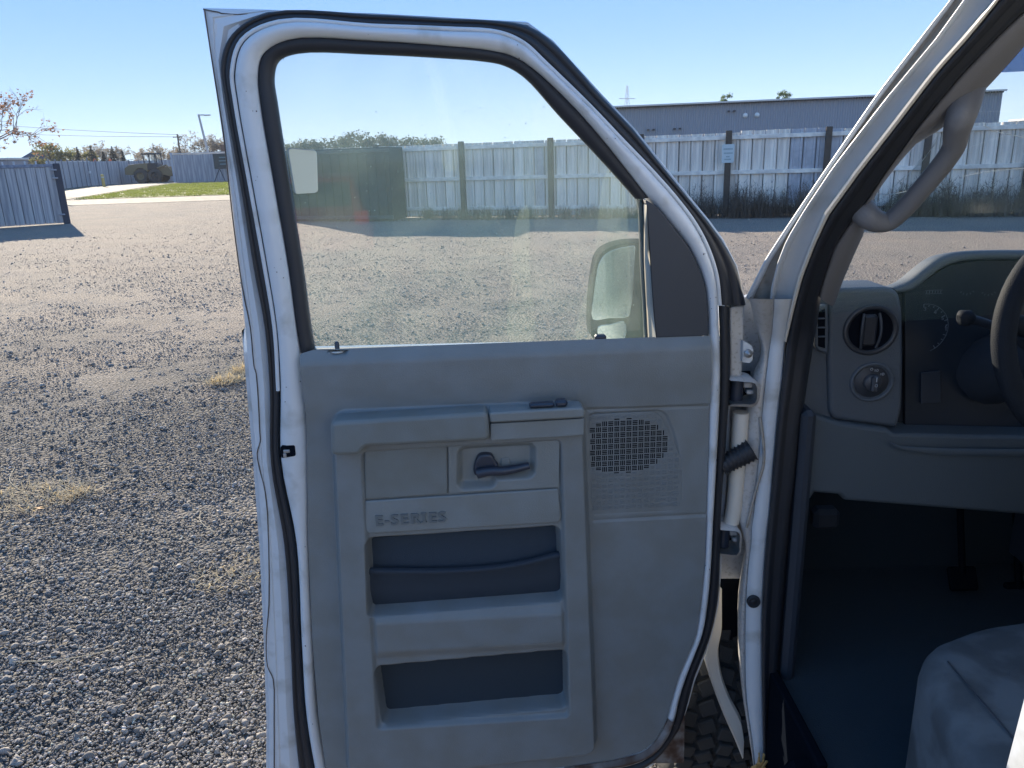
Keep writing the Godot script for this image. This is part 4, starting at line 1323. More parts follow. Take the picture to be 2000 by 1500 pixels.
	band(st, smooth(k0, 3), smooth(k1, 3), out, [[0, -0.09], [0, -0.03], [0.15, -0.012], [0.5, 0.0], [0.9, 0.004], [1, -0.002]])
	obj("jamb_return", st, M.bracket, van)
	st = begin()
	band(st, smooth(k1, 3), smooth(k2, 3), out, [[0, -0.004], [0.05, 0.003], [0.9, 0.006], [1, -0.002]])
	obj("door_jamb", st, paint, van)
	st = begin()
	tube(st, smooth(PackedVector3Array([Vector3(-0.0199, 1.148, -0.011), Vector3(-0.0114, 1.1, -0.0097), Vector3(-0.0076, 1.052, -0.0091), Vector3(-0.0174, 1.002, -0.0106), Vector3(-0.0271, 0.9451, -0.0121), Vector3(-0.0322, 0.9105, -0.0128)]), 4), 0.003, 5)
	obj("seam_sealer", st, M.primer, van)
	var c := PackedVector3Array([Vector3(-0.0095, 0.7408, -0.0074)])
	st = begin()
	lathe(st, PackedVector2Array([Vector2(0, 0.002), Vector2(0.005, 0.003), Vector2(0.007, 0.001), Vector2(0.011, 0.004), Vector2(0.0135, 0.003), Vector2(0.014, -0.004)]), 24, Transform3D(Basis(), c[0]))
	obj("rubber_plug", st, M.rubber, van)
	# hinges, bolt, wiring boot
	for q in [PackedVector3Array([Vector3(-0.0883, 1.232, 0.005), Vector3(-0.0474, 1.23, 0.005), Vector3(-0.0355, 1.226, 0.005), Vector3(-0.0289, 1.214, 0.005), Vector3(-0.0285, 1.19, 0.005), Vector3(-0.0327, 1.179, 0.005), Vector3(-0.0423, 1.175, 0.005), Vector3(-0.0857, 1.178, 0.005)]), PackedVector3Array([Vector3(-0.0944, 0.9171, 0), Vector3(-0.057, 0.9146, 0), Vector3(-0.0474, 0.9085, 0), Vector3(-0.0435, 0.8946, 0), Vector3(-0.0448, 0.8599, 0), Vector3(-0.0506, 0.8507, 0), Vector3(-0.0621, 0.85, 0), Vector3(-0.0917, 0.8569, 0)])]:
		st = begin()
		var path := resample(q, 30)
		var back := PackedVector3Array()
		var inn := PackedVector3Array()
		var mid := Vector3.ZERO
		for p in path:
			mid += p / path.size()
		for p in path:
			back.append(p + Vector3(0, 0, -0.055))
			inn.append(p + (mid - p).normalized() * 0.005)
		band(st, path, back, Vector3.UP, [[0, 0], [1, 0]])
		band(st, inn, path, Vector3.UP, [[0, 0], [1, 0]])
		var ib := PackedVector3Array()
		for p in inn:
			ib.append(p + Vector3(0, 0, -0.055))
		band(st, inn, ib, Vector3.UP, [[0, 0], [1, 0]])
		var h := group_node("hinge", van)
		obj("strap", st, M.bracket, h)
		st = begin()
		tube(st, PackedVector3Array([mid + Vector3(-0.012, -0.022, -0.03), mid + Vector3(-0.012, 0.022, -0.03)]), 0.013, 12)
		obj("pin", st, M.handle, h)
		st = begin()
		box(st, mid + Vector3(0.009, 0.008, -0.035), Vector3(0.018, 0.012, 0.02), 0.002)
		box(st, mid + Vector3(0.014, -0.006, -0.032), Vector3(0.016, 0.009, 0.02), 0.002)
		obj("stop", st, M.bracket, h)
		st = begin()
		box(st, mid + Vector3(-0.005, 0, -0.06), Vector3(0.055, 0.052, 0.004))
		obj("recess", st, M.shade_black, h)
	var bp := PackedVector3Array([Vector3(-0.0604, 1.302, -0.01), Vector3(-0.0454, 1.293, -0.01), Vector3(-0.041, 1.285, -0.01), Vector3(-0.0409, 1.265, -0.01), Vector3(-0.0463, 1.258, -0.01), Vector3(-0.0601, 1.261, -0.01)])
	st = begin()
	patch(st, bp, Vector3.BACK, 0.012)
	obj("fender_bracket", st, paint, van)
	st = begin()
	lathe(st, PackedVector2Array([Vector2(0, 0.006), Vector2(0.0035, 0.006), Vector2(0.004, 0.001), Vector2(0.008, 0.001), Vector2(0.0082, -0.002)]), 12, Transform3D(Basis(), PackedVector3Array([Vector3(-0.0509, 1.278, -0.005)])[0]))
	obj("bolt", st, M.metal, van)
	st = begin()
	var boot := smooth(PackedVector3Array([Vector3(-0.0913, 1.046, -0.01), Vector3(-0.0716, 1.059, -0.01), Vector3(-0.0529, 1.069, -0.01), Vector3(-0.0324, 1.081, -0.01)]), 8)
	var rad := []
	for i in boot.size():
		rad.append((0.018 + 0.004 * i / boot.size()) + (0.0022 if i % 3 == 0 else -0.001))
	tube(st, boot, rad, 14)
	obj("wiring_boot", st, M.rubber, van)
	st = begin()
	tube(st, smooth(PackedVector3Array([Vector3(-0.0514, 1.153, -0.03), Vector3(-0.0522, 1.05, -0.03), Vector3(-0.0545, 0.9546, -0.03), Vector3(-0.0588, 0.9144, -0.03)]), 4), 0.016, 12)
	obj("hinge_post", st, M.paint_sunlit, van)
	# B pillar behind the driver's seat edge, sunlit
	st = begin()
	patch(st, PackedVector3Array([Vector3(-0.058, 0.45, 0.78), Vector3(-0.021, 1.05, 0.78), Vector3(-0.016, 1.13, 0.78), Vector3(0.035, 1.97, 0.78), Vector3(0.26, 1.97, 0.78), Vector3(0.26, 0.45, 0.78)]), Vector3.FORWARD, 0.12)
	obj("rear_door_pillar", st, paint, van)
	# windscreen
	st = begin()
	var ws := PackedVector3Array([Vector3(0.0638, 1.311, -0.0654), Vector3(0.0856, 1.446, 0.0453), Vector3(0.1669, 1.795, 0.3371), Vector3(0.1943, 1.889, 0.4162)])
	for i in 3:
		quad(st, ws[i], ws[i] + Vector3(1.75, 0.03, -0.1), ws[i + 1] + Vector3(1.55, 0.03, -0.1), ws[i + 1])
	obj("windshield", st, M.windshield, van)
	st = begin()
	var tb := PackedVector3Array([Vector3(0.1509, 1.737, 0.2962), Vector3(0.1567, 1.794, 0.3431), Vector3(0.1899, 1.887, 0.4223)])
	for i in 2:
		quad(st, tb[i], tb[i] + Vector3(1.6, 0.03, -0.1), tb[i + 1] + Vector3(1.55, 0.03, -0.1), tb[i + 1])
	obj("tint_band", st, M.tint, van)
	st = begin()
	for q in [PackedVector3Array([Vector3(0.1829, 1.671, 0.2551), Vector3(0.2034, 1.662, 0.2511), Vector3(0.2265, 1.657, 0.2506), Vector3(0.2625, 1.648, 0.2484)]), PackedVector3Array([Vector3(0.0821, 1.576, 0.164), Vector3(0.1041, 1.574, 0.1656), Vector3(0.1275, 1.579, 0.1737)]), PackedVector3Array([Vector3(0.0954, 1.57, 0.1612), Vector3(0.1086, 1.596, 0.184), Vector3(0.1241, 1.623, 0.2084), Vector3(0.1306, 1.652, 0.2323)]), PackedVector3Array([Vector3(0.1941, 1.599, 0.1991), Vector3(0.2259, 1.605, 0.2092), Vector3(0.2797, 1.609, 0.2202)])]:
		tube(st, smooth(q, 4), 0.0006, 4)
	obj("scratch", st, mat(0.6, 0.65, 0.65, 0.8), van)

func longer(p: PackedVector3Array) -> PackedVector3Array:
	# carries a pillar strip on up to the roof
	var q := p.duplicate()
	q.insert(0, p[0] + (p[0] - p[1]).normalized() * 0.15)
	return q

func patch(st: SurfaceTool, p: PackedVector3Array, n: Vector3, thick: float) -> void:
	# a plate over a roughly flat outline that faces n (outline in x, y)
	var poly := PackedVector2Array()
	for v in p:
		poly.append(Vector2(v.x, v.y))
	st.set_smooth_group(-1)
	var idx := Geometry2D.triangulate_polygon(poly)
	for k in range(0, idx.size(), 3):
		tri(st, p[idx[k]], p[idx[k + 1]], p[idx[k + 2]])
		tri(st, p[idx[k]] - n * thick, p[idx[k + 2]] - n * thick, p[idx[k + 1]] - n * thick)
	for i in p.size():
		var j := (i + 1) % p.size()
		quad(st, p[i], p[j], p[j] - n * thick, p[i] - n * thick)

func wheel_front() -> void:
	# the front wheel behind the fender: only its tread shows through the gap
	var g := group_node("front_wheel", van, Vector3(-0.02, 0.345, -0.47))
	var st := begin()
	var ax := Transform3D(Basis(Vector3.UP, PI / 2), Vector3.ZERO)
	lathe(st, PackedVector2Array([Vector2(0.2, -0.115), Vector2(0.33, -0.12), Vector2(0.355, -0.108), Vector2(0.356, 0.108), Vector2(0.33, 0.12), Vector2(0.2, 0.115)]), 48, ax)
	for k in 46:
		for c in 5:
			var an := TAU * (k + 0.5 * (c % 2)) / 46
			var b := Basis(Vector3.RIGHT, an)
			var wv: float = [0.038, 0.040, 0.036, 0.040, 0.038][c]
			box(st, b * Vector3(-0.092 + 0.046 * c, 0.362, 0), Vector3(wv, 0.016, 0.037), 0.003, b * Basis(Vector3.UP, 0.35 if c % 2 else -0.3))
	obj("tyre", st, M.tyre, g)
	st = begin()
	lathe(st, PackedVector2Array([Vector2(0, -0.06), Vector2(0.08, -0.07), Vector2(0.1, -0.05), Vector2(0.17, -0.06), Vector2(0.21, -0.11)]), 24, ax)
	obj("rim", st, M.metal, g)

func d3(p: PackedVector2Array, w: float, k := 5, closed := false) -> PackedVector3Array:
	return smooth(up3(p, w), k, closed)

func build_door() -> void:
	door = group_node("driver_door", van, Vector3(-0.95, 0, 0.04), deg_to_rad(2.0))
	var n := Vector3.BACK
	# outlines in the door's own plane (metres along the door, height), from the rear bottom corner over the top to the front bottom
	var outer := PackedVector2Array([Vector2(-0.1244, 0.2937), Vector2(-0.096, 0.5107), Vector2(-0.0783, 0.701), Vector2(-0.0594, 0.9229), Vector2(-0.0493, 1.101), Vector2(-0.0426, 1.246), Vector2(-0.0369, 1.364), Vector2(-0.0333, 1.476), Vector2(-0.0309, 1.615), Vector2(-0.0329, 1.754), Vector2(-0.0339, 1.82), Vector2(-0.0366, 1.9), Vector2(0.0668, 1.895), Vector2(0.2424, 1.885), Vector2(0.3606, 1.876), Vector2(0.4373, 1.87), Vector2(0.4973, 1.866), Vector2(0.5398, 1.836), Vector2(0.6253, 1.746), Vector2(0.6812, 1.69), Vector2(0.7381, 1.622), Vector2(0.7802, 1.573), Vector2(0.8192, 1.528), Vector2(0.8473, 1.492), Vector2(0.8754, 1.442), Vector2(0.8957, 1.37)])
	var seal_out := PackedVector2Array([Vector2(-0.0436, 0.2975), Vector2(-0.0386, 0.5151), Vector2(-0.0248, 0.7046), Vector2(-0.012, 0.9256), Vector2(-0.017, 1.103), Vector2(-0.0017, 1.247), Vector2(0.0031, 1.364), Vector2(-0.0032, 1.476), Vector2(-0.0077, 1.615), Vector2(-0.0145, 1.752), Vector2(-0.0134, 1.816), Vector2(0.0105, 1.857), Vector2(0.0728, 1.888), Vector2(0.2433, 1.881), Vector2(0.3608, 1.872), Vector2(0.437, 1.867), Vector2(0.4964, 1.857), Vector2(0.5396, 1.83), Vector2(0.6202, 1.744), Vector2(0.6757, 1.688), Vector2(0.7302, 1.622), Vector2(0.7739, 1.571), Vector2(0.8126, 1.527), Vector2(0.8414, 1.49), Vector2(0.8693, 1.442), Vector2(0.8903, 1.372)])
	var seal_in := PackedVector2Array([Vector2(-0.0037, 0.3045), Vector2(-0.0107, 0.5215), Vector2(-0.001, 0.7101), Vector2(0.0129, 0.9296), Vector2(0.0024, 1.107), Vector2(0.0181, 1.249), Vector2(0.0252, 1.365), Vector2(0.0212, 1.477), Vector2(0.0135, 1.615), Vector2(0.0062, 1.751), Vector2(0.0075, 1.799), Vector2(0.0294, 1.845), Vector2(0.0924, 1.871), Vector2(0.243, 1.861), Vector2(0.3602, 1.854), Vector2(0.4487, 1.846), Vector2(0.4882, 1.829), Vector2(0.5243, 1.797), Vector2(0.5975, 1.728), Vector2(0.6507, 1.674), Vector2(0.7054, 1.619), Vector2(0.7502, 1.57), Vector2(0.7847, 1.526), Vector2(0.8086, 1.484), Vector2(0.8277, 1.433), Vector2(0.8369, 1.376)])
	var seal_out_low := PackedVector2Array([Vector2(0.8615, 1.368), Vector2(0.8691, 1.233), Vector2(0.8675, 1.103), Vector2(0.8644, 0.9482), Vector2(0.8676, 0.832), Vector2(0.8673, 0.7443), Vector2(0.8563, 0.6707), Vector2(0.8409, 0.616), Vector2(0.824, 0.5616), Vector2(0.8137, 0.5032), Vector2(0.7986, 0.4439), Vector2(0.7738, 0.3951), Vector2(0.7471, 0.3569), Vector2(0.7095, 0.3274), Vector2(0.4213, 0.305), Vector2(0.0194, 0.2715)])
	var seal_in_low := PackedVector2Array([Vector2(0.8369, 1.376), Vector2(0.8471, 1.237), Vector2(0.848, 1.107), Vector2(0.8465, 0.954), Vector2(0.8462, 0.8389), Vector2(0.8434, 0.752), Vector2(0.8356, 0.6788), Vector2(0.8201, 0.6245), Vector2(0.8043, 0.5705), Vector2(0.7915, 0.5193), Vector2(0.7799, 0.4536), Vector2(0.763, 0.4101), Vector2(0.7331, 0.3683), Vector2(0.6877, 0.3453), Vector2(0.4215, 0.3258), Vector2(0.0119, 0.292)])
	var frame_out := PackedVector2Array([Vector2(-0.0007, 0.3142), Vector2(-0.0077, 0.5296), Vector2(0.0019, 0.7168), Vector2(0.0157, 0.9348), Vector2(0.0053, 1.11), Vector2(0.0208, 1.252), Vector2(0.0279, 1.367), Vector2(0.024, 1.478), Vector2(0.0163, 1.615), Vector2(0.009, 1.75), Vector2(0.0103, 1.798), Vector2(0.0321, 1.844), Vector2(0.0946, 1.87), Vector2(0.2441, 1.86), Vector2(0.3605, 1.852), Vector2(0.4484, 1.845), Vector2(0.4876, 1.828), Vector2(0.5234, 1.796), Vector2(0.5961, 1.728), Vector2(0.6489, 1.674), Vector2(0.7032, 1.619), Vector2(0.7477, 1.571), Vector2(0.782, 1.527), Vector2(0.8057, 1.485), Vector2(0.8246, 1.435), Vector2(0.8337, 1.378), Vector2(0.8439, 1.24), Vector2(0.8447, 1.111), Vector2(0.8433, 0.959), Vector2(0.843, 0.8448), Vector2(0.8403, 0.7585), Vector2(0.8324, 0.6858), Vector2(0.8171, 0.6319), Vector2(0.8014, 0.5783), Vector2(0.7887, 0.5274), Vector2(0.7772, 0.4623), Vector2(0.7604, 0.4191), Vector2(0.7307, 0.3776), Vector2(0.6857, 0.3547), Vector2(0.4214, 0.3354), Vector2(0.0147, 0.3018)])
	var frame_in := PackedVector2Array([Vector2(0.0269, 0.3121), Vector2(0.0157, 0.528), Vector2(0.0267, 0.7153), Vector2(0.0415, 0.9333), Vector2(0.059, 1.108), Vector2(0.0656, 1.25), Vector2(0.0635, 1.366), Vector2(0.0614, 1.477), Vector2(0.0535, 1.614), Vector2(0.046, 1.749), Vector2(0.0478, 1.791), Vector2(0.0592, 1.822), Vector2(0.1032, 1.844), Vector2(0.2424, 1.839), Vector2(0.3591, 1.828), Vector2(0.4322, 1.819), Vector2(0.4725, 1.808), Vector2(0.5061, 1.787), Vector2(0.57, 1.728), Vector2(0.6224, 1.67), Vector2(0.6655, 1.617), Vector2(0.7014, 1.572), Vector2(0.7464, 1.52), Vector2(0.7752, 1.484), Vector2(0.8014, 1.43), Vector2(0.8128, 1.379), Vector2(0.8214, 1.241), Vector2(0.8237, 1.112), Vector2(0.8258, 0.9599), Vector2(0.8262, 0.8458), Vector2(0.8221, 0.7595), Vector2(0.8143, 0.6783), Vector2(0.8007, 0.633), Vector2(0.7816, 0.5796), Vector2(0.7698, 0.5287), Vector2(0.7559, 0.4637), Vector2(0.7345, 0.4155), Vector2(0.7044, 0.3918), Vector2(0.648, 0.3753), Vector2(0.4219, 0.3519), Vector2(0.0383, 0.314)])
	# outer skin, a shallow box behind everything
	var st := begin()
	var skin := PackedVector2Array([Vector2(-0.1496, 0.2137), Vector2(-0.1172, 0.462), Vector2(-0.0988, 0.6604), Vector2(-0.0792, 0.8918), Vector2(-0.0686, 1.077), Vector2(-0.0616, 1.228), Vector2(-0.0557, 1.351), Vector2(-0.0556, 1.307), Vector2(0.8416, 1.289), Vector2(0.8876, 1.292), Vector2(0.8884, 1.212), Vector2(0.8908, 1.075), Vector2(0.8876, 0.913), Vector2(0.8887, 0.7911), Vector2(0.886, 0.6991), Vector2(0.8744, 0.6218), Vector2(0.8582, 0.5644), Vector2(0.8405, 0.5073), Vector2(0.8284, 0.446), Vector2(0.8125, 0.3838), Vector2(0.7864, 0.3326), Vector2(0.7595, 0.2923), Vector2(0.7201, 0.2614), Vector2(0.422, 0.2301)])
	slab(st, skin, -0.11, -0.07, 0.0, Transform3D(), true)
	obj("outer_skin", st, M.paint, door)
	st = begin()
	band(st, up3(outer, -0.055), up3(frame_in.slice(0, 26), -0.045), n, [[0, 0.02], [0.0, 0.0], [0.5, -0.012], [1.0, 0.0], [1.0, 0.02]], true)
	obj("outer_frame", st, M.paint, door)
	# flange between the skin's edge and the black seal
	st = begin()
	band(st, up3(outer, -0.03), up3(seal_out, -0.02), n, [[0, -0.03], [0, -0.003], [0.06, 0.0], [0.35, 0.001], [0.4, -0.001], [0.7, 0.0], [1.05, -0.012]], true)
	obj("flange", st, M.paint, door)
	st = begin()
	tube(st, d3(PackedVector2Array([Vector2(-0.0319, 1.896), Vector2(-0.0316, 1.857), Vector2(-0.0304, 1.794), Vector2(-0.0282, 1.704), Vector2(-0.031, 1.567), Vector2(-0.0305, 1.439), Vector2(-0.0255, 1.363), Vector2(-0.028, 1.291), Vector2(-0.026, 1.277), Vector2(-0.0334, 1.164), Vector2(-0.0353, 1.141), Vector2(-0.044, 1.118), Vector2(-0.0432, 1.085), Vector2(-0.0393, 1.052), Vector2(-0.0396, 0.9921), Vector2(-0.0615, 0.7857), Vector2(-0.0754, 0.7138), Vector2(-0.0821, 0.6408), Vector2(-0.0742, 0.6086), Vector2(-0.0837, 0.5106), Vector2(-0.1094, 0.2936)]), -0.0258, 3), 0.0012, 4)
	tube(st, d3(PackedVector2Array([Vector2(-0.0342, 1.897), Vector2(-0.0205, 1.894), Vector2(-0.0099, 1.892), Vector2(-0.0053, 1.89), Vector2(0.0494, 1.887)]), -0.0262, 3), 0.001, 4)
	obj("flange_seam", st, mat(0.10, 0.085, 0.075, 0.8), door)
	st = begin()
	slab(st, smooth2(PackedVector2Array([Vector2(-0.0229, 1.873), Vector2(-0.0092, 1.882), Vector2(0.0059, 1.883), Vector2(0.0186, 1.878), Vector2(0.0223, 1.869), Vector2(0.007, 1.854), Vector2(-0.0055, 1.836), Vector2(-0.0114, 1.835), Vector2(-0.0174, 1.847)]), 3, true), -0.03, -0.026, 0.003)
	obj("corner_plate", st, M.paint, door)
	st = begin()
	slab(st, PackedVector2Array([Vector2(0.8658, 1.365), Vector2(0.8938, 1.369), Vector2(0.8956, 1.227), Vector2(0.8736, 1.228)]), -0.08, -0.03, 0.004)
	obj("hinge_edge", st, M.bracket, door)
	st = begin()
	slab(st, PackedVector2Array([Vector2(0.8146, 0.4381), Vector2(0.8178, 0.3045), Vector2(0.7455, 0.3083), Vector2(0.7045, 0.284), Vector2(0.7741, 0.3475), Vector2(0.8021, 0.3933)]), -0.06, -0.05, 0.0)
	obj("rusty_corner", st, M.rust, door).set_meta("label", "rusty lower front corner flange")
	# weatherstrip
	st = begin()
	band(st, d3(seal_out, -0.02), d3(seal_in, -0.01), n, [[-0.04, -0.012], [0.0, 0.004], [0.1, 0.011], [0.28, 0.014], [0.4, 0.008], [0.46, 0.007], [0.55, 0.012], [0.8, 0.010], [1.0, 0.002], [1.0, -0.01]])
	obj("weatherstrip", st, M.seal, door)
	st = begin()
	band(st, d3(seal_out_low, -0.02), d3(seal_in_low, -0.01), n, [[0.0, -0.03], [0.0, 0.0], [0.2, 0.010], [0.5, 0.013], [0.8, 0.010], [1.0, 0.0]])
	obj("weatherstrip", st, M.seal, door)
	# thin bright bead of the frame along the weatherstrip's inner side
	st = begin()
	var bead := d3(seal_in.slice(5, 26), 0.0)
	tube(st, bead, 0.0038, 6)
	obj("frame_bead", st, M.paint, door)
	# white inner frame
	st = begin()
	band(st, d3(frame_out, 0), d3(frame_in, 0), n, [[0.0, -0.02], [0.02, -0.004], [0.1, 0.004], [0.3, 0.010], [0.55, 0.011], [0.8, 0.006], [0.94, -0.002], [1.0, -0.012], [1.02, -0.03]])
	obj("frame", st, M.paint, door)
	st = begin()
	band(st, d3(PackedVector2Array([Vector2(0.7786, 0.4745), Vector2(0.762, 0.4248), Vector2(0.7324, 0.3848), Vector2(0.6886, 0.3619), Vector2(0.6251, 0.3541), Vector2(0.5458, 0.3488)]), 0.002), d3(PackedVector2Array([Vector2(0.7609, 0.4775), Vector2(0.7407, 0.4295), Vector2(0.711, 0.395), Vector2(0.6535, 0.3786), Vector2(0.6026, 0.3713), Vector2(0.5349, 0.3653)]), 0.001), n, [[0.05, 0.006], [0.3, 0.0125], [0.6, 0.0130], [0.9, 0.003]])
	obj("rusty_rim", st, M.rust, door).set_meta("label", "rust stained lower corner of the door rim")
	# window seal
	var wo := PackedVector2Array([Vector2(0.0653, 1.317), Vector2(0.0622, 1.365), Vector2(0.0602, 1.476), Vector2(0.0522, 1.614), Vector2(0.0447, 1.75), Vector2(0.0466, 1.792), Vector2(0.0579, 1.823), Vector2(0.1021, 1.845), Vector2(0.2418, 1.839), Vector2(0.3589, 1.829), Vector2(0.4323, 1.82), Vector2(0.4728, 1.809), Vector2(0.5065, 1.787), Vector2(0.5706, 1.729), Vector2(0.6232, 1.67), Vector2(0.6665, 1.617), Vector2(0.7024, 1.572)])
	var wi := PackedVector2Array([Vector2(0.0878, 1.314), Vector2(0.0845, 1.363), Vector2(0.0818, 1.474), Vector2(0.0749, 1.613), Vector2(0.0687, 1.746), Vector2(0.068, 1.79), Vector2(0.0786, 1.815), Vector2(0.1101, 1.826), Vector2(0.2394, 1.821), Vector2(0.3577, 1.812), Vector2(0.4173, 1.806), Vector2(0.4556, 1.798), Vector2(0.4895, 1.778), Vector2(0.5467, 1.716), Vector2(0.5976, 1.663), Vector2(0.6389, 1.619), Vector2(0.683, 1.57)])
	st = begin()
	band(st, d3(wo, -0.005), d3(wi, -0.012), n, [[-0.06, -0.01], [0.0, -0.004], [0.06, 0.001], [0.8, -0.002], [0.94, -0.004], [1.0, -0.012], [1.0, -0.02]])
	band(st, d3(PackedVector2Array([Vector2(0.6858, 1.569), Vector2(0.6898, 1.55), Vector2(0.694, 1.459), Vector2(0.7001, 1.379), Vector2(0.7053, 1.302)]), -0.026), d3(PackedVector2Array([Vector2(0.6987, 1.568), Vector2(0.6995, 1.523), Vector2(0.7006, 1.458), Vector2(0.7058, 1.379), Vector2(0.711, 1.306)]), -0.026), n, [[0, -0.01], [0, 0.0], [0.5, 0.002], [1, 0.0]])
	obj("window_seal", st, M.seal, door)
	# front of the window opening: the slanted face of the division bar, then the dark triangular cover
	st = begin()
	band(st, up3(PackedVector2Array([Vector2(0.6992, 1.563), Vector2(0.6999, 1.522), Vector2(0.701, 1.458), Vector2(0.7062, 1.377), Vector2(0.7114, 1.304)]), -0.032), up3(PackedVector2Array([Vector2(0.6958, 1.561), Vector2(0.6982, 1.526), Vector2(0.7042, 1.454), Vector2(0.7102, 1.385), Vector2(0.7172, 1.322)]), 0.010), n, [[0, 0], [1, 0], [1, -0.03]])
	obj("division_bar", st, mat(0.36, 0.35, 0.31, 0.7), door)  # colour lightened to cream so the bar reads as sunlit
	st = begin()
	slab(st, PackedVector2Array([Vector2(0.6961, 1.569), Vector2(0.7162, 1.556), Vector2(0.7444, 1.521), Vector2(0.773, 1.485), Vector2(0.7959, 1.441), Vector2(0.8062, 1.415), Vector2(0.8114, 1.381), Vector2(0.8157, 1.321), Vector2(0.7176, 1.322), Vector2(0.7107, 1.385), Vector2(0.7046, 1.454), Vector2(0.6987, 1.526)]), -0.02, 0.008, 0.002)
	obj("corner_cover", st, M.trim_dark, door)
	# glass, its dust, the sticker
	var glass := PackedVector2Array([Vector2(0.0723, 1.303), Vector2(0.0692, 1.361), Vector2(0.0676, 1.473), Vector2(0.0611, 1.613), Vector2(0.0569, 1.746), Vector2(0.058, 1.791), Vector2(0.0684, 1.821), Vector2(0.1087, 1.834), Vector2(0.2388, 1.829), Vector2(0.3577, 1.819), Vector2(0.4177, 1.814), Vector2(0.4605, 1.805), Vector2(0.4963, 1.783), Vector2(0.5549, 1.722), Vector2(0.6062, 1.669), Vector2(0.6478, 1.623), Vector2(0.6942, 1.567), Vector2(0.6987, 1.523), Vector2(0.7007, 1.459), Vector2(0.705, 1.379), Vector2(0.7106, 1.285)])
	st = begin()
	flat_poly(st, glass, -0.024)
	obj("window_pane", st, M.glass, door)
	st = begin()
	flat_poly(st, glass, -0.027)
	obj("window_dust", st, M.dust, door)
	st = begin()
	slab(st, rounded(PackedVector2Array([Vector2(0.0768, 1.677), Vector2(0.127, 1.671), Vector2(0.1223, 1.6), Vector2(0.0813, 1.599)]), 0.007), -0.0272, -0.0225, 0.0)
	var stm := mat(0.24, 0.28, 0.285, 0.8)
	stm.backlight_enabled = true
	stm.backlight = lin(0.14, 0.17, 0.17)
	obj("sticker", st, stm, door).set_meta("label", "pale sticker on the window's rear edge")
	var spots := begin()
	for k in 700:
		var c := Vector2(rng.randf_range(0.06, 0.78), 1.36 + 0.46 * pow(rng.randf(), 1.5))
		if Geometry2D.is_point_in_polygon(c, glass):
			var r := 0.0003 + 0.0009 * pow(rng.randf(), 3.0)
			box(spots, Vector3(c.x, c.y, -0.0235), Vector3(r, r * rng.randf_range(1, 2.2), 0.0004))
	var o := obj("dirt_speck", spots, stm, door)
	o.set_meta("kind", "stuff")
	# pale bands painted on the glass as its reflections
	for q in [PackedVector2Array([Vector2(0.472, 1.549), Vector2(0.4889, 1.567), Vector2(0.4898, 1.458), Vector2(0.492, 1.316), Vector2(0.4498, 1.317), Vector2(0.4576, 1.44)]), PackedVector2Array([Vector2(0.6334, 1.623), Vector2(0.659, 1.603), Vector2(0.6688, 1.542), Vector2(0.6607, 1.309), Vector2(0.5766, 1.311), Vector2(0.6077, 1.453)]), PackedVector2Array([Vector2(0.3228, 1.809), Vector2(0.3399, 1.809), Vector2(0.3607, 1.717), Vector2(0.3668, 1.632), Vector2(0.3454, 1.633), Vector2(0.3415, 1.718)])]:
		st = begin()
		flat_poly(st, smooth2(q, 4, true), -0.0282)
		obj("pale_reflection", st, M.pale_reflection, door)
	# moulded trim panel
	trim_panel()
	door_mirror()
	# chips in the paint, dark marks on the plastic
	var chips := begin()
	for k in 46:
		var e := frame_out[rng.randi() % frame_out.size()]
		var f := frame_in[frame_out.find(e)]
		var c := e.lerp(f, rng.randf_range(0.2, 0.8)) + Vector2(rng.randf_range(-0.01, 0.01), rng.randf_range(-0.03, 0.03))
		var r := rng.randf_range(0.0006, 0.0018)
		box(chips, Vector3(c.x, c.y, 0.0112), Vector3(r, r * rng.randf_range(0.7, 2.0), 0.0012))
	var ch := obj("paint_chips", chips, mat(0.11, 0.09, 0.08, 0.8), door)
	ch.set_meta("kind", "stuff")
	# latch opening on the rear edge
	st = begin()
	slab(st, rounded(PackedVector2Array([Vector2(0.0126, 1.144), Vector2(0.0393, 1.145), Vector2(0.0388, 1.123), Vector2(0.0108, 1.12)]), 0.004), 0.002, 0.0125, 0.0015)
	obj("latch", st, M.shade_black, door)
	st = begin()
	box(st, Vector3(0.0, 0, 0), Vector3(0.012, 0.006, 0.004), 0.001)
	box(st, Vector3(-0.004, -0.008, 0), Vector3(0.006, 0.008, 0.004), 0.001)
	var lp := PackedVector2Array([Vector2(0.0233, 1.134)])
	obj("latch_pawl", st, M.metal, door, Vector3(lp[0].x, lp[0].y, 0.0125))

func flat_poly(st: SurfaceTool, p: PackedVector2Array, w: float) -> void:
	st.set_smooth_group(-1)
	var idx := Geometry2D.triangulate_polygon(p)
	for k in range(0, idx.size(), 3):
		tri(st, Vector3(p[idx[k]].x, p[idx[k]].y, w), Vector3(p[idx[k + 1]].x, p[idx[k + 1]].y, w), Vector3(p[idx[k + 2]].x, p[idx[k + 2]].y, w))

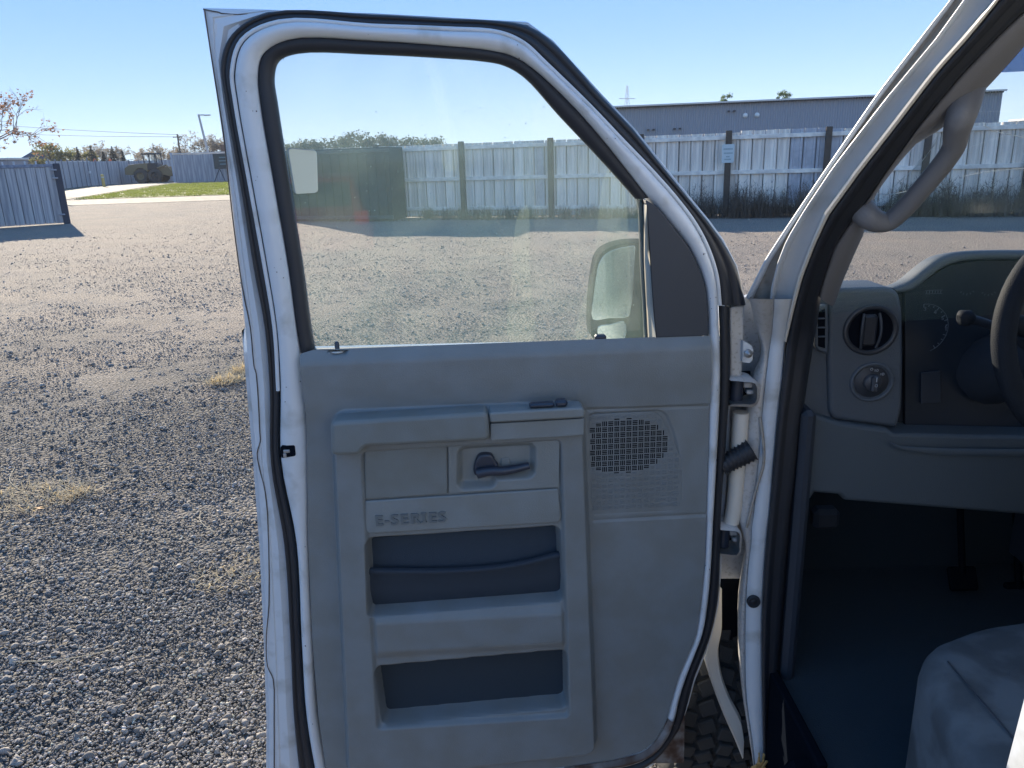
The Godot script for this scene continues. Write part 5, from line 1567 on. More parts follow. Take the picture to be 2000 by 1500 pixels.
func trim_panel() -> void:
	var n := Vector3.BACK
	var outline := PackedVector2Array([Vector2(0.0674, 1.319), Vector2(0.092, 1.325), Vector2(0.5463, 1.312), Vector2(0.7141, 1.311), Vector2(0.7224, 1.323), Vector2(0.8176, 1.322), Vector2(0.8219, 1.243), Vector2(0.8242, 1.115), Vector2(0.8264, 0.9638), Vector2(0.8268, 0.8503), Vector2(0.8228, 0.7645), Vector2(0.8152, 0.6837), Vector2(0.8016, 0.6387), Vector2(0.7827, 0.5856), Vector2(0.771, 0.535), Vector2(0.7572, 0.4704), Vector2(0.7359, 0.4225), Vector2(0.7061, 0.3975), Vector2(0.65, 0.3798), Vector2(0.4217, 0.3567), Vector2(0.0399, 0.3163), Vector2(0.0233, 0.3175), Vector2(0.0201, 0.5344), Vector2(0.0268, 0.7209), Vector2(0.0416, 0.9376), Vector2(0.0581, 1.111), Vector2(0.0671, 1.213), Vector2(0.067, 1.264)])
	var module := edges(PackedVector2Array([Vector2(0.1141, 1.208), Vector2(0.5826, 1.206), Vector2(0.6074, 0.4152), Vector2(0.0686, 0.3852)]))
	var inner := edges(PackedVector2Array([Vector2(0.1654, 1.135), Vector2(0.5379, 1.141), Vector2(0.5467, 0.5217), Vector2(0.1447, 0.5186)]))
	var upper := edges(PackedVector2Array([Vector2(0.1567, 0.9534), Vector2(0.5325, 0.9595), Vector2(0.5383, 0.7922), Vector2(0.1483, 0.7826)]))
	var lower := edges(PackedVector2Array([Vector2(0.1499, 0.6645), Vector2(0.5433, 0.68), Vector2(0.5437, 0.5377), Vector2(0.1554, 0.5216)]))
	var sill := edges(PackedVector2Array([Vector2(0.0732, 1.368), Vector2(0.8156, 1.356), Vector2(0.8177, 1.306), Vector2(0.067, 1.311)]))
	var g1 := PackedVector2Array([Vector2(0.5735, 1.189), Vector2(0.8267, 1.184)])
	var g2 := PackedVector2Array([Vector2(0.5941, 0.9562), Vector2(0.8363, 0.9576)])
	var bar_a := PackedVector2Array([Vector2(0.1508, 0.7814), Vector2(0.5424, 0.7963)])
	var bar_b := PackedVector2Array([Vector2(0.1555, 0.6776), Vector2(0.5443, 0.694)])
	var sur := edges(PackedVector2Array([Vector2(0.3308, 1.136), Vector2(0.5311, 1.139), Vector2(0.5278, 1.046), Vector2(0.3268, 1.045)]))
	var spk := edges(PackedVector2Array([Vector2(0.5909, 1.181), Vector2(0.7388, 1.181), Vector2(0.7717, 1.097), Vector2(0.7764, 0.9785), Vector2(0.7695, 0.97), Vector2(0.5941, 0.9705)]))
	var knob := edges(PackedVector2Array([Vector2(0.119, 1.333), Vector2(0.1576, 1.332), Vector2(0.1503, 1.313), Vector2(0.1226, 1.313)]))
	var h := func(p: Vector2) -> float:
		var w := 0.008
		var s := sd(p, module, 0.03)
		# shallow crown of the upper part
		w += 0.010 * smoothstep(1.16, 1.27, p.y)
		w -= 0.016 * smoothstep(1.295, 1.335, p.y)
		w += 0.030 * (1.0 - smoothstep(-0.009, 0.003, s))
		if s < 0.01:
			var si := sd(p, inner, 0.012)
			w -= 0.010 * (1.0 - smoothstep(-0.006, 0.002, si))
			# the bar between the pockets swells out again
			var t := (p.y - bar_b[0].y) / maxf(0.01, bar_a[0].y - bar_b[0].y)
			w += 0.011 * smoothstep(0.02, 0.3, t) * (1.0 - smoothstep(0.85, 1.1, t)) * (1.0 - smoothstep(-0.012, 0.0, si))
			w -= 0.022 * (1.0 - smoothstep(-0.004, 0.0, sd(p, sur, 0.004)))
			w -= 0.040 * (1.0 - smoothstep(-0.006, 0.001, sd(p, upper, 0.014)))
			w -= 0.042 * (1.0 - smoothstep(-0.006, 0.001, sd(p, lower, 0.016)))
		else:
			w -= 0.0035 * (1.0 - smoothstep(0.0008, 0.0028, seg_d(p, g1[0], g1[1])))
			w -= 0.0035 * (1.0 - smoothstep(0.0008, 0.0028, seg_d(p, g2[0], g2[1])))
			if p.y < g1[0].y and p.y > g2[0].y and p.x > 0.6:
				w -= 0.002
			w -= 0.003 * (1.0 - smoothstep(-0.002, 0.001, sd(p, spk, 0.016)))
		w -= 0.012 * (1.0 - smoothstep(-0.006, 0.001, sd(p, knob, 0.004)))
		return w
	put("trim_panel", relief(outline, 330, 380, h, M.trim), door)
	# the ledge at the foot of the window
	var st := begin()
	band(st, up3(PackedVector2Array([Vector2(0.0745, 1.32), Vector2(0.5493, 1.311), Vector2(0.7029, 1.31), Vector2(0.7259, 1.319)]), -0.022), up3(PackedVector2Array([Vector2(0.0667, 1.32), Vector2(0.0912, 1.325), Vector2(0.5467, 1.311), Vector2(0.715, 1.31), Vector2(0.7214, 1.32)]), 0.004).slice(1, 5), n, [[0, -0.01], [0, 0.0], [0.6, 0.0], [1, -0.003]])
	obj("sill_ledge", st, M.trim, door)
	# armrest pad
	st = begin()
	slab(st, rounded(PackedVector2Array([Vector2(0.1213, 1.206), Vector2(0.4031, 1.211), Vector2(0.4046, 1.156), Vector2(0.3274, 1.155), Vector2(0.1778, 1.155), Vector2(0.1672, 1.139), Vector2(0.1157, 1.141)]), 0.012), 0.02, 0.066, 0.016)
	obj("armrest", st, M.trim_pad, door)
	# switch plate on the armrest's front part
	st = begin()
	slab(st, rounded(PackedVector2Array([Vector2(0.4049, 1.208), Vector2(0.5738, 1.21), Vector2(0.5793, 1.203), Vector2(0.5783, 1.19), Vector2(0.4059, 1.188)]), 0.006), 0.02, 0.060, 0.012)
	obj("switch_plate", st, M.trim_light, door)
	st = begin()
	slab(st, rounded(PackedVector2Array([Vector2(0.4068, 1.184), Vector2(0.5785, 1.186), Vector2(0.5783, 1.154), Vector2(0.5338, 1.152), Vector2(0.4055, 1.151)]), 0.003), 0.02, 0.052, 0.004)
	obj("armrest_front", st, M.trim_light, door)
	var top := PackedVector2Array([Vector2(0.5016, 1.212), Vector2(0.5373, 1.213), Vector2(0.4903, 1.21)])
	st = begin()
	box(st, Vector3(top[0].x, top[0].y + 0.003, 0.046), Vector3(0.046, 0.008, 0.018), 0.003)
	obj("window_switch", st, M.handle, door)
	st = begin()
	box(st, Vector3(top[1].x, top[1].y + 0.004, 0.046), Vector3(0.022, 0.012, 0.02), 0.004)
	obj("window_switch", st, M.handle, door)
	# insert left of the handle
	st = begin()
	slab(st, rounded(PackedVector2Array([Vector2(0.1711, 1.139), Vector2(0.3246, 1.142), Vector2(0.3208, 1.04), Vector2(0.1642, 1.037)]), 0.006), 0.02, 0.034, 0.003)
	obj("insert_panel", st, M.trim_pad, door)
	# handle surround with its hollow
	var bez := rounded(PackedVector2Array([Vector2(0.3274, 1.142), Vector2(0.5279, 1.144), Vector2(0.5345, 1.137), Vector2(0.5312, 1.045), Vector2(0.3229, 1.043)]), 0.004)
	var hol := edges(PackedVector2Array([Vector2(0.3451, 1.137), Vector2(0.4917, 1.137), Vector2(0.488, 1.063), Vector2(0.415, 1.062), Vector2(0.4095, 1.045), Vector2(0.3357, 1.049)]))
	var hol1 := edges(PackedVector2Array([Vector2(0.3431, 1.135), Vector2(0.4907, 1.137), Vector2(0.488, 1.064), Vector2(0.3385, 1.064)]))
	var hol2 := edges(PackedVector2Array([Vector2(0.3407, 1.106), Vector2(0.4176, 1.106), Vector2(0.4135, 1.047), Vector2(0.3376, 1.048)]))
	put("handle_surround", relief(bez, 90, 50, func(p: Vector2) -> float:
		var s := minf(sd(p, hol1, 0.016), sd(p, hol2, 0.016))
		var edge := 0.0
		return 0.034 - 0.018 * (1.0 - smoothstep(-0.012, 0.002, s)) - edge, M.trim_light), door)
	st = begin()
	slab(st, bez, 0.015, 0.0335, 0.0)
	st = begin()
	# pull handle: cup root on the left and a lever that reaches right
	slab(st, smooth2(PackedVector2Array([Vector2(0.3712, 1.081), Vector2(0.3739, 1.097), Vector2(0.3823, 1.113), Vector2(0.3948, 1.116), Vector2(0.4081, 1.112), Vector2(0.4134, 1.099), Vector2(0.4188, 1.091), Vector2(0.4143, 1.073), Vector2(0.393, 1.07), Vector2(0.3738, 1.073)]), 3, true), 0.014, 0.028, 0.005)
	obj("handle_cup", st, M.handle, door)
	st = begin()
	var lev := smooth(up3(PackedVector2Array([Vector2(0.3779, 1.079), Vector2(0.4002, 1.083), Vector2(0.4291, 1.083), Vector2(0.4553, 1.086), Vector2(0.4766, 1.09)]), 0.034), 4)
	var lr := []
	for i in lev.size():
		lr.append(lerpf(0.0105, 0.0068, float(i) / lev.size()))
		lev[i].z -= 0.003 * absf(i - 8.0) / 8.0
	tube(st, lev, lr, 10)
	obj("door_handle", st, M.handle, door)
	st = begin()
	slab(st, rounded(PackedVector2Array([Vector2(0.4236, 1.102), Vector2(0.4411, 1.102), Vector2(0.4415, 1.084), Vector2(0.424, 1.084)]), 0.004), 0.012, 0.0185, 0.002)
	obj("lock_button", st, M.trim_light, door)
	# panel with the raised lettering
	st = begin()
	slab(st, rounded(PackedVector2Array([Vector2(0.1639, 1.034), Vector2(0.5312, 1.041), Vector2(0.5352, 0.9779), Vector2(0.5292, 0.9695), Vector2(0.1649, 0.9654), Vector2(0.1589, 0.9755)]), 0.004), 0.02, 0.034, 0.004)
	obj("badge_panel", st, M.trim_light, door)
	var lt := PackedVector2Array([Vector2(0.1742, 0.9825), Vector2(0.3197, 0.9843)])
	var ang := (lt[1] - lt[0]).angle()
	var mid := (lt[0] + lt[1]) * 0.5
	lettering("lettering", "E-SERIES", 0.030, 0.0050, mat(0.115, 0.135, 0.145, 0.6), door, Vector3(mid.x, mid.y + 0.0105, 0.0345), Basis(Vector3.BACK, ang), true, lt[0].distance_to(lt[1]) / 0.128)
	# dark plates at the backs of the pockets
	st = begin()
	slab(st, rounded(PackedVector2Array([Vector2(0.159, 0.9348), Vector2(0.5328, 0.9413), Vector2(0.5369, 0.7883), Vector2(0.15, 0.7793)]), 0.012), -0.015, -0.0095, 0.0)
	obj("upper_pocket_back", st, M.pocket_dark, door)
	st = begin()
	var a := d3(PackedVector2Array([Vector2(0.1535, 0.8773), Vector2(0.2146, 0.8727), Vector2(0.2852, 0.8686), Vector2(0.3766, 0.8679), Vector2(0.4585, 0.8758), Vector2(0.5343, 0.8931)]), 0.012)
	var b := d3(PackedVector2Array([Vector2(0.1495, 0.7822), Vector2(0.2125, 0.7832), Vector2(0.2798, 0.785), Vector2(0.3732, 0.7877), Vector2(0.4565, 0.7898), Vector2(0.539, 0.792)]), 0.004)
	band(st, a, b, n, [[0.0, -0.008], [0.0, 0.002], [0.03, 0.004], [0.10, 0.003], [0.14, 0.0], [0.5, 0.004], [1.0, -0.01]])
	obj("elastic_pocket", st, mat(0.024, 0.036, 0.054, 0.8), door)
	st = begin()
	slab(st, rounded(PackedVector2Array([Vector2(0.1517, 0.6464), Vector2(0.5416, 0.6626), Vector2(0.5421, 0.5301), Vector2(0.1561, 0.5133)]), 0.014), -0.016, -0.0115, 0.0)
	obj("lower_pocket_back", st, mat(0.018, 0.030, 0.044, 0.8), door)
	# speaker grille: basket weave, open in an oval, blind around it
	var sp := PackedVector2Array([Vector2(0.5944, 1.178), Vector2(0.7124, 1.178), Vector2(0.7302, 1.169), Vector2(0.7594, 1.109), Vector2(0.7734, 1.075), Vector2(0.7773, 0.9821), Vector2(0.7675, 0.9704), Vector2(0.5967, 0.9707)])
	st = begin()
	slab(st, rounded(sp, 0.006), 0.0, 0.0062, 0.001)
	obj("speaker_grille", st, M.trim, door)
	var area := inset(sp, 0.0025)
	var o := PackedVector2Array([Vector2(0.5944, 1.175), Vector2(0.6583, 1.111)])
	var dark := begin()
	var blind := begin()
	var pitch := 0.01165
	for r in 17:
		for c in 16:
			for k in 3:
				var ctr := Vector2(o[0].x + (c + 0.5) * pitch, o[0].y - (r + 0.5) * pitch)
				var off := (k - 1) * 0.0034
				var across := (r + c) % 2 == 0
				ctr += Vector2(0, off) if across else Vector2(off, 0)
				if not Geometry2D.is_point_in_polygon(ctr, area):
					continue
				var e := Vector2((ctr.x - o[1].x) / 0.086, (ctr.y - o[1].y) / 0.0575)
				var size := Vector3(0.0098, 0.0021, 0.0012) if across else Vector3(0.0021, 0.0098, 0.0012)
				if e.length() < 1.0:
					box(dark, Vector3(ctr.x, ctr.y, 0.0059), size)
				else:
					box(blind, Vector3(ctr.x, ctr.y, 0.0063), size * Vector3(0.9, 0.62, 2.4), 0.0004)
	var d := obj("speaker_slots", dark, M.shade_black, door)
	d.set_meta("kind", "stuff")
	d = obj("speaker_ribs", blind, M.trim, door)
	d.set_meta("kind", "stuff")
	# lock pin at the rear of the sill, black bump at the front
	var kp := PackedVector2Array([Vector2(0.1325, 1.314), Vector2(0.6169, 1.314)])
	st = begin()
	tube(st, PackedVector3Array([Vector3(kp[0].x, kp[0].y - 0.01, -0.006), Vector3(kp[0].x, kp[0].y + 0.019, -0.006), Vector3(kp[0].x, kp[0].y + 0.0225, -0.006)]), [0.0045, 0.0045, 0.0025], 12)
	obj("lock_pin", st, M.handle, door)
	st = begin()
	lathe(st, PackedVector2Array([Vector2(0.012, -0.001), Vector2(0.0125, 0.001), Vector2(0.006, 0.0015)]), 16, Transform3D(Basis(Vector3.RIGHT, -PI / 2), Vector3(kp[0].x, kp[0].y + 0.004, -0.004)))
	obj("lock_pin_collar", st, mat(0.55, 0.55, 0.52, 0.5), door)
	st = begin()
	box(st, Vector3(kp[1].x, kp[1].y + 0.009, -0.006), Vector3(0.021, 0.012, 0.016), 0.003)
	box(st, Vector3(kp[1].x, kp[1].y + 0.0025, -0.004), Vector3(0.036, 0.002, 0.02), 0.0008)
	obj("sill_clip", st, M.handle, door)

func door_mirror() -> void:
	# outside mirror, seen through the glass
	var hs := smooth2(PackedVector2Array([Vector2(0.6329, 1.305), Vector2(0.6352, 1.357), Vector2(0.6419, 1.408), Vector2(0.6484, 1.436), Vector2(0.6614, 1.454), Vector2(0.6829, 1.464), Vector2(0.7066, 1.469), Vector2(0.7228, 1.47), Vector2(0.764, 1.463), Vector2(0.7769, 1.374), Vector2(0.7794, 1.262), Vector2(0.7504, 1.252), Vector2(0.6842, 1.256), Vector2(0.645, 1.258), Vector2(0.635, 1.273)]), 3, true)
	var st := begin()
	slab(st, hs, -0.31, -0.24, 0.006, Transform3D(), true)
	var hm := mat(0.02, 0.022, 0.025, 0.9)
	hm.metallic_specular = 0.1
	obj("mirror_housing", st, hm, door)
	var gl := smooth2(PackedVector2Array([Vector2(0.6367, 1.309), Vector2(0.639, 1.358), Vector2(0.6456, 1.407), Vector2(0.651, 1.43), Vector2(0.6629, 1.447), Vector2(0.6855, 1.457), Vector2(0.7081, 1.461), Vector2(0.7254, 1.462), Vector2(0.7256, 1.441), Vector2(0.7233, 1.376), Vector2(0.7184, 1.324), Vector2(0.7141, 1.312), Vector2(0.6721, 1.31)]), 3, true)
	var mm := textured(mat(0.38, 0.44, 0.45, 0.25, 0.85), noise_tex(77, 0.05, Color(0.8, 0.84, 0.84), Color(1, 1, 1), 4, 512), 6.0)
	st = begin()
	slab(st, gl, -0.2405, -0.237, 0.001)
	obj("mirror_glass", st, mm, door)
	st = begin()
	slab(st, smooth2(PackedVector2Array([Vector2(0.6478, 1.293), Vector2(0.6777, 1.298), Vector2(0.7054, 1.302), Vector2(0.7069, 1.266), Vector2(0.6779, 1.261), Vector2(0.6522, 1.263)]), 3, true), -0.2405, -0.2355, 0.002)
	obj("wide_angle_glass", st, mm, door)
	st = begin()
	tube(st, PackedVector3Array([Vector3(0.76, 1.40, -0.28), Vector3(0.82, 1.39, -0.2), Vector3(0.86, 1.39, -0.1)]), 0.03, 10)
	obj("mirror_arm", st, M.trim_dark, door)

func build_cab() -> void:
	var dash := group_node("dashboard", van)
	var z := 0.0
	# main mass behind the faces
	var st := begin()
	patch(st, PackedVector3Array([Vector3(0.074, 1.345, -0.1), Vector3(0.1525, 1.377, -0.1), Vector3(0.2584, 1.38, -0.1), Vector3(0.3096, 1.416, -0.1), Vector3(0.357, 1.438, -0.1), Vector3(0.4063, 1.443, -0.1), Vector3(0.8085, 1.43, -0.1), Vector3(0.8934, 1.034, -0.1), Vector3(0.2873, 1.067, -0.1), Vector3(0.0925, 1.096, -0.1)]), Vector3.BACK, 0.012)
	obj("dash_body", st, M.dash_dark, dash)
	# top pad running forward to the glass
	st = begin()
	var f := PackedVector3Array([Vector3(0.0743, 1.341, -0.1), Vector3(0.1525, 1.377, -0.1), Vector3(0.2584, 1.38, -0.1), Vector3(0.3096, 1.416, -0.1), Vector3(0.357, 1.438, -0.1), Vector3(0.4063, 1.443, -0.1), Vector3(0.8085, 1.43, -0.1)])
	var r := PackedVector3Array([Vector3(0.1593, 1.286, -0.32), Vector3(0.2491, 1.328, -0.32), Vector3(0.3707, 1.331, -0.32), Vector3(0.4297, 1.371, -0.32), Vector3(0.4842, 1.395, -0.32), Vector3(0.5408, 1.401, -0.32), Vector3(1.003, 1.386, -0.32)])
	band(st, f, r, Vector3.UP, [[0, 0], [1, 0]])
	obj("dash_top", st, M.dash, dash)
	# hood over the instruments
	st = begin()
	band(st, smooth(PackedVector3Array([Vector3(0.2364, 1.384, -0.07), Vector3(0.2667, 1.396, -0.07), Vector3(0.2964, 1.421, -0.07), Vector3(0.3207, 1.439, -0.07), Vector3(0.3442, 1.447, -0.07), Vector3(0.3877, 1.45, -0.07), Vector3(0.5351, 1.446, -0.07), Vector3(0.7815, 1.438, -0.07)]), 4), smooth(PackedVector3Array([Vector3(0.2464, 1.375, -0.06), Vector3(0.2754, 1.38, -0.06), Vector3(0.3023, 1.401, -0.06), Vector3(0.3255, 1.419, -0.06), Vector3(0.3477, 1.429, -0.06), Vector3(0.3861, 1.434, -0.06), Vector3(0.531, 1.43, -0.06), Vector3(0.7766, 1.422, -0.06)]), 4), Vector3(0, 0.2, 1).normalized(), [[0, -0.04], [0, 0.0], [0.3, 0.008], [0.8, 0.006], [1, 0.0], [1, -0.06]])
	obj("cluster_hood", st, M.dash, dash)
	# pod with vent and light switch
	var pp := PackedVector2Array()
	for p in PackedVector3Array([Vector3(0.1115, 1.382, -0.045), Vector3(0.1283, 1.39, -0.045), Vector3(0.2239, 1.389, -0.045), Vector3(0.2424, 1.379, -0.045), Vector3(0.2526, 1.349, -0.045), Vector3(0.2661, 1.248, -0.045), Vector3(0.276, 1.142, -0.045), Vector3(0.2691, 1.103, -0.045), Vector3(0.2544, 1.106, -0.045), Vector3(0.1418, 1.125, -0.045), Vector3(0.1302, 1.141, -0.045), Vector3(0.1176, 1.253, -0.045)]):
		pp.append(Vector2(p.x, p.y))
	var zp := -0.045
	st = begin()
	slab(st, rounded(pp, 0.014), -0.09, 0.0, 0.012, Transform3D(Basis(), Vector3(0, 0, zp)))
	obj("dash_pod", st, M.dash, dash)
	var side := PackedVector3Array([Vector3(0.0922, 1.368, -0.055), Vector3(0.1121, 1.377, -0.055), Vector3(0.127, 1.25, -0.055), Vector3(0.1402, 1.119, -0.055), Vector3(0.0781, 1.151, -0.055), Vector3(0.0819, 1.22, -0.055), Vector3(0.0865, 1.303, -0.055)])
	st = begin()
	patch(st, side, Vector3.BACK, 0.1)
	obj("dash_side", st, M.dash, dash)
	# side vent
	var sv := PackedVector2Array()
	for p in PackedVector3Array([Vector3(0.0839, 1.35, -0.04), Vector3(0.0901, 1.358, -0.04), Vector3(0.1053, 1.362, -0.04), Vector3(0.1123, 1.315, -0.04), Vector3(0.1158, 1.262, -0.04), Vector3(0.0974, 1.268, -0.04), Vector3(0.0887, 1.278, -0.04)]):
		sv.append(Vector2(p.x, p.y))
	st = begin()
	slab(st, rounded(sv, 0.006), -0.03, 0.0, 0.004, Transform3D(Basis(), Vector3(0, 0, -0.04)))
	obj("side_vent_frame", st, M.dash, dash)
	st = begin()
	var svh := PackedVector2Array()
	for p in PackedVector3Array([Vector3(0.0881, 1.346, -0.04), Vector3(0.1013, 1.353, -0.04), Vector3(0.1078, 1.275, -0.04), Vector3(0.0945, 1.279, -0.04)]):
		svh.append(Vector2(p.x, p.y))
	slab(st, svh, -0.01, 0.0012, 0.0, Transform3D(Basis(), Vector3(0, 0, -0.04)))
	obj("side_vent", st, M.shade_black, dash)
	for y in [622, 640, 658]:
		st = begin()
		var q := svh[0].lerp(svh[3], (y - 610) / 68.0)
		box(st, Vector3(q.x + 0.006, q.y, -0.038), Vector3(0.013, 0.003, 0.005), 0.001)
		obj("side_vent_slat", st, M.dash, dash)
	# round vent
	var vc: Vector3 = PackedVector3Array([Vector3(0.1951, 1.307, -0.045)])[0]
	vc.z = zp
	var sq := Basis.from_scale(Vector3(1.0, 0.93, 1.0))
	st = begin()
	lathe(st, PackedVector2Array([Vector2(0.054, -0.002), Vector2(0.0535, 0.003), Vector2(0.050, 0.006), Vector2(0.044, 0.004), Vector2(0.041, -0.008), Vector2(0.041, -0.012)]), 40, Transform3D(sq, vc))
	obj("round_vent", st, mat(0.03, 0.035, 0.045, 0.4), dash)
	st = begin()
	lathe(st, PackedVector2Array([Vector2(0, 0.001), Vector2(0.043, 0.001)]), 32, Transform3D(sq, vc))
	obj("vent_hole", st, M.shade_black, dash)
	for dx in [-0.019, 0.010]:
		st = begin()
		var pts := PackedVector3Array()
		for i in 9:
			var t := i / 4.0 - 1.0
			pts.append(vc + Vector3(dx + signf(dx) * 0.004 * (1.0 - t * t), t * 0.034, 0.008 + 0.006 * (1.0 - t * t)))
		tube(st, pts, 0.0028, 6)
		obj("vent_blade", st, M.trim_dark, dash)
	st = begin()
	box(st, vc + Vector3(-0.004, 0, 0.002), Vector3(0.030, 0.062, 0.012), 0.005)
	obj("vent_flap", st, mat(0.022, 0.026, 0.036, 0.5), dash)
	# headlight switch
	var hc: Vector3 = PackedVector3Array([Vector3(0.2077, 1.202, -0.045)])[0]
	hc.z = zp
	st = begin()
	lathe(st, PackedVector2Array([Vector2(0.044, -0.002), Vector2(0.043, 0.004), Vector2(0.040, 0.006), Vector2(0.036, 0.003), Vector2(0.035, -0.003)]), 36, Transform3D(sq, hc))
	obj("switch_ring", st, M.dash, dash)
	st = begin()
	lathe(st, PackedVector2Array([Vector2(0, 0.001), Vector2(0.033, 0.001), Vector2(0.0355, -0.002)]), 32, Transform3D(sq, hc))
	obj("switch_face", st, mat(0.03, 0.036, 0.048, 0.5), dash)
	st = begin()
	lathe(st, PackedVector2Array([Vector2(0.0, 0.010), Vector2(0.015, 0.010), Vector2(0.0175, 0.007), Vector2(0.018, 0.001)]), 28, Transform3D(sq, hc))
	box(st, hc + Vector3(0, 0, 0.014), Vector3(0.013, 0.032, 0.012), 0.003)
	obj("light_knob", st, mat(0.045, 0.052, 0.066, 0.45), dash)
	st = begin()
	box(st, hc + Vector3(0, 0.010, 0.0205), Vector3(0.0016, 0.009, 0.0008))
	for q in [[-0.003, 0.0262, 0.0024], [0.0003, -0.002, 0.0026]]:
		var ring := PackedVector3Array()
		for i in 12:
			ring.append(hc + Vector3(q[0] + q[2] * cos(TAU * i / 12), q[1] + q[2] * sin(TAU * i / 12), 0.002 if q[1] > 0.0 else 0.0206))
		tube(st, ring, 0.0005, 4, true)
	for q in [[0.0085, 0.0235, 0.0], [0.0205, 0.0155, 0.0]]:
		for k in 3:
			box(st, hc + Vector3(q[0] - 0.0042, q[1] + (k - 1) * 0.0015, 0.0018), Vector3(0.0028, 0.0006, 0.0006))
		var half := PackedVector3Array()
		for i in 9:
			var a := -PI / 2 + PI * i / 8
			half.append(hc + Vector3(q[0] - 0.001 + 0.0032 * cos(a), q[1] + 0.0024 * sin(a), 0.0018))
		tube(st, half, 0.0005, 4)
		box(st, hc + Vector3(q[0] - 0.001, q[1], 0.0018), Vector3(0.0008, 0.0048, 0.0006))
	obj("switch_symbols", st, M.mark, dash)
	# instrument face
	st = begin()
	patch(st, PackedVector3Array([Vector3(0.2739, 1.382, -0.085), Vector3(0.3163, 1.395, -0.085), Vector3(0.3511, 1.419, -0.085), Vector3(0.3997, 1.427, -0.085), Vector3(0.7988, 1.416, -0.085), Vector3(0.8746, 1.063, -0.085), Vector3(0.3068, 1.092, -0.085)]), Vector3.BACK, 0.01)
	obj("cluster_face", st, mat(0.014, 0.022, 0.035, 0.35), dash)
	var gc: Vector3 = PackedVector3Array([Vector3(0.3153, 1.298, -0.078)])[0]
	st = begin()
	for i in 13:
		var a := deg_to_rad(95.0 - 12.5 * i)
		var big := i % 3 == 0
		var rr := 0.046
		box(st, gc + Vector3(cos(a) * rr, sin(a) * rr, 0), Vector3(0.0065 if big else 0.0035, 0.0014, 0.0006), 0.0, Basis(Vector3.BACK, a))
	var arc := PackedVector3Array()
	for i in 14:
		var a := deg_to_rad(95.0 - 12.5 * i)
		arc.append(gc + Vector3(cos(a), sin(a), 0) * 0.0495)
	tube(st, arc, 0.0004, 4)
	obj("gauge_ticks", st, mat(0.13, 0.16, 0.2, 0.6), dash)
	for q in [["3", PackedVector3Array([Vector3(0.314, 1.338, -0.077)])], ["4", PackedVector3Array([Vector3(0.3349, 1.331, -0.077)])], ["5", PackedVector3Array([Vector3(0.3507, 1.318, -0.077)])], ["6", PackedVector3Array([Vector3(0.3601, 1.3, -0.077)])]]:
		lettering("gauge_number", q[0], 0.0085, 0.0006, mat(0.14, 0.17, 0.21, 0.6), dash, q[1][0])
	st = begin()
	var ob: Vector3 = PackedVector3Array([Vector3(0.327, 1.371, -0.077)])[0]
	box(st, ob + Vector3(0, 0.0035, 0), Vector3(0.034, 0.0006, 0.0006))
	box(st, ob + Vector3(0, -0.0035, 0), Vector3(0.034, 0.0006, 0.0006))
	for k in 6:
		box(st, ob + Vector3(-0.014 + 0.0055 * k, 0, 0), Vector3(0.0009, 0.0045, 0.0006))
	obj("odometer", st, mat(0.12, 0.15, 0.19, 0.6), dash)
	for c in [PackedVector3Array([Vector3(0.3922, 1.368, -0.077)]), PackedVector3Array([Vector3(0.4345, 1.365, -0.077)])]:
		st = begin()
		for k in 5:
			var a := deg_to_rad(210.0 - 0.0 + 30.0 * k)
			box(st, c[0] + Vector3(cos(a) * 0.014, sin(a) * 0.010 + 0.006, 0), Vector3(0.004, 0.001, 0.0006), 0.0, Basis(Vector3.BACK, a))
		obj("small_gauge", st, mat(0.10, 0.13, 0.17, 0.6), dash)
	# dimmer panel
	var dp := PackedVector2Array()
	for p in PackedVector3Array([Vector3(0.3222, 1.207, -0.08), Vector3(0.361, 1.21, -0.08), Vector3(0.3706, 1.142, -0.08), Vector3(0.3301, 1.141, -0.08)]):
		dp.append(Vector2(p.x, p.y))
	st = begin()
	slab(st, rounded(dp, 0.003), 0.0, 0.004, 0.001, Transform3D(Basis(), Vector3(0, 0, -0.082)))
	obj("dimmer_panel", st, M.dash_dark, dash)
	# knee panel
	var kn := PackedVector2Array()
	for p in PackedVector3Array([Vector3(0.0617, 1.165, -0.03), Vector3(0.0774, 1.157, -0.03), Vector3(0.104, 1.14, -0.03), Vector3(0.1459, 1.124, -0.03), Vector3(0.244, 1.107, -0.03), Vector3(0.2552, 1.098, -0.03), Vector3(0.8279, 1.065, -0.03), Vector3(0.8675, 0.8805, -0.03), Vector3(0.5449, 0.9086, -0.03), Vector3(0.1715, 0.9544, -0.03), Vector3(0.1599, 0.9673, -0.03), Vector3(0.1092, 0.9737, -0.03), Vector3(0.102, 0.9603, -0.03), Vector3(0.0607, 0.9675, -0.03), Vector3(0.0599, 1.079, -0.03)]):
		kn.append(Vector2(p.x, p.y))
	st = begin()
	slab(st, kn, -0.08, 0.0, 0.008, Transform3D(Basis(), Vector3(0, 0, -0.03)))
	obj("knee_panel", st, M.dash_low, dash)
	st = begin()
	band(st, PackedVector3Array([Vector3(0.2416, 1.085, -0.02), Vector3(0.2682, 1.074, -0.02), Vector3(0.3608, 1.066, -0.02), Vector3(0.8238, 1.045, -0.02)]), PackedVector3Array([Vector3(0.242, 1.081, -0.02), Vector3(0.2693, 1.065, -0.02), Vector3(0.3628, 1.05, -0.02), Vector3(0.8276, 1.027, -0.02)]), Vector3.BACK, [[0, 0.0], [0.3, 0.004], [1, 0.0]])
	obj("knee_panel_step", st, M.dash_low, dash)
	# hood release and pedal stubs in the dark
	st = begin()
	box(st, PackedVector3Array([Vector3(0.2078, 0.8321, -0.2)])[0], Vector3(0.06, 0.05, 0.04), 0.01)
	obj("fuse_cover", st, M.dash_dark, dash)
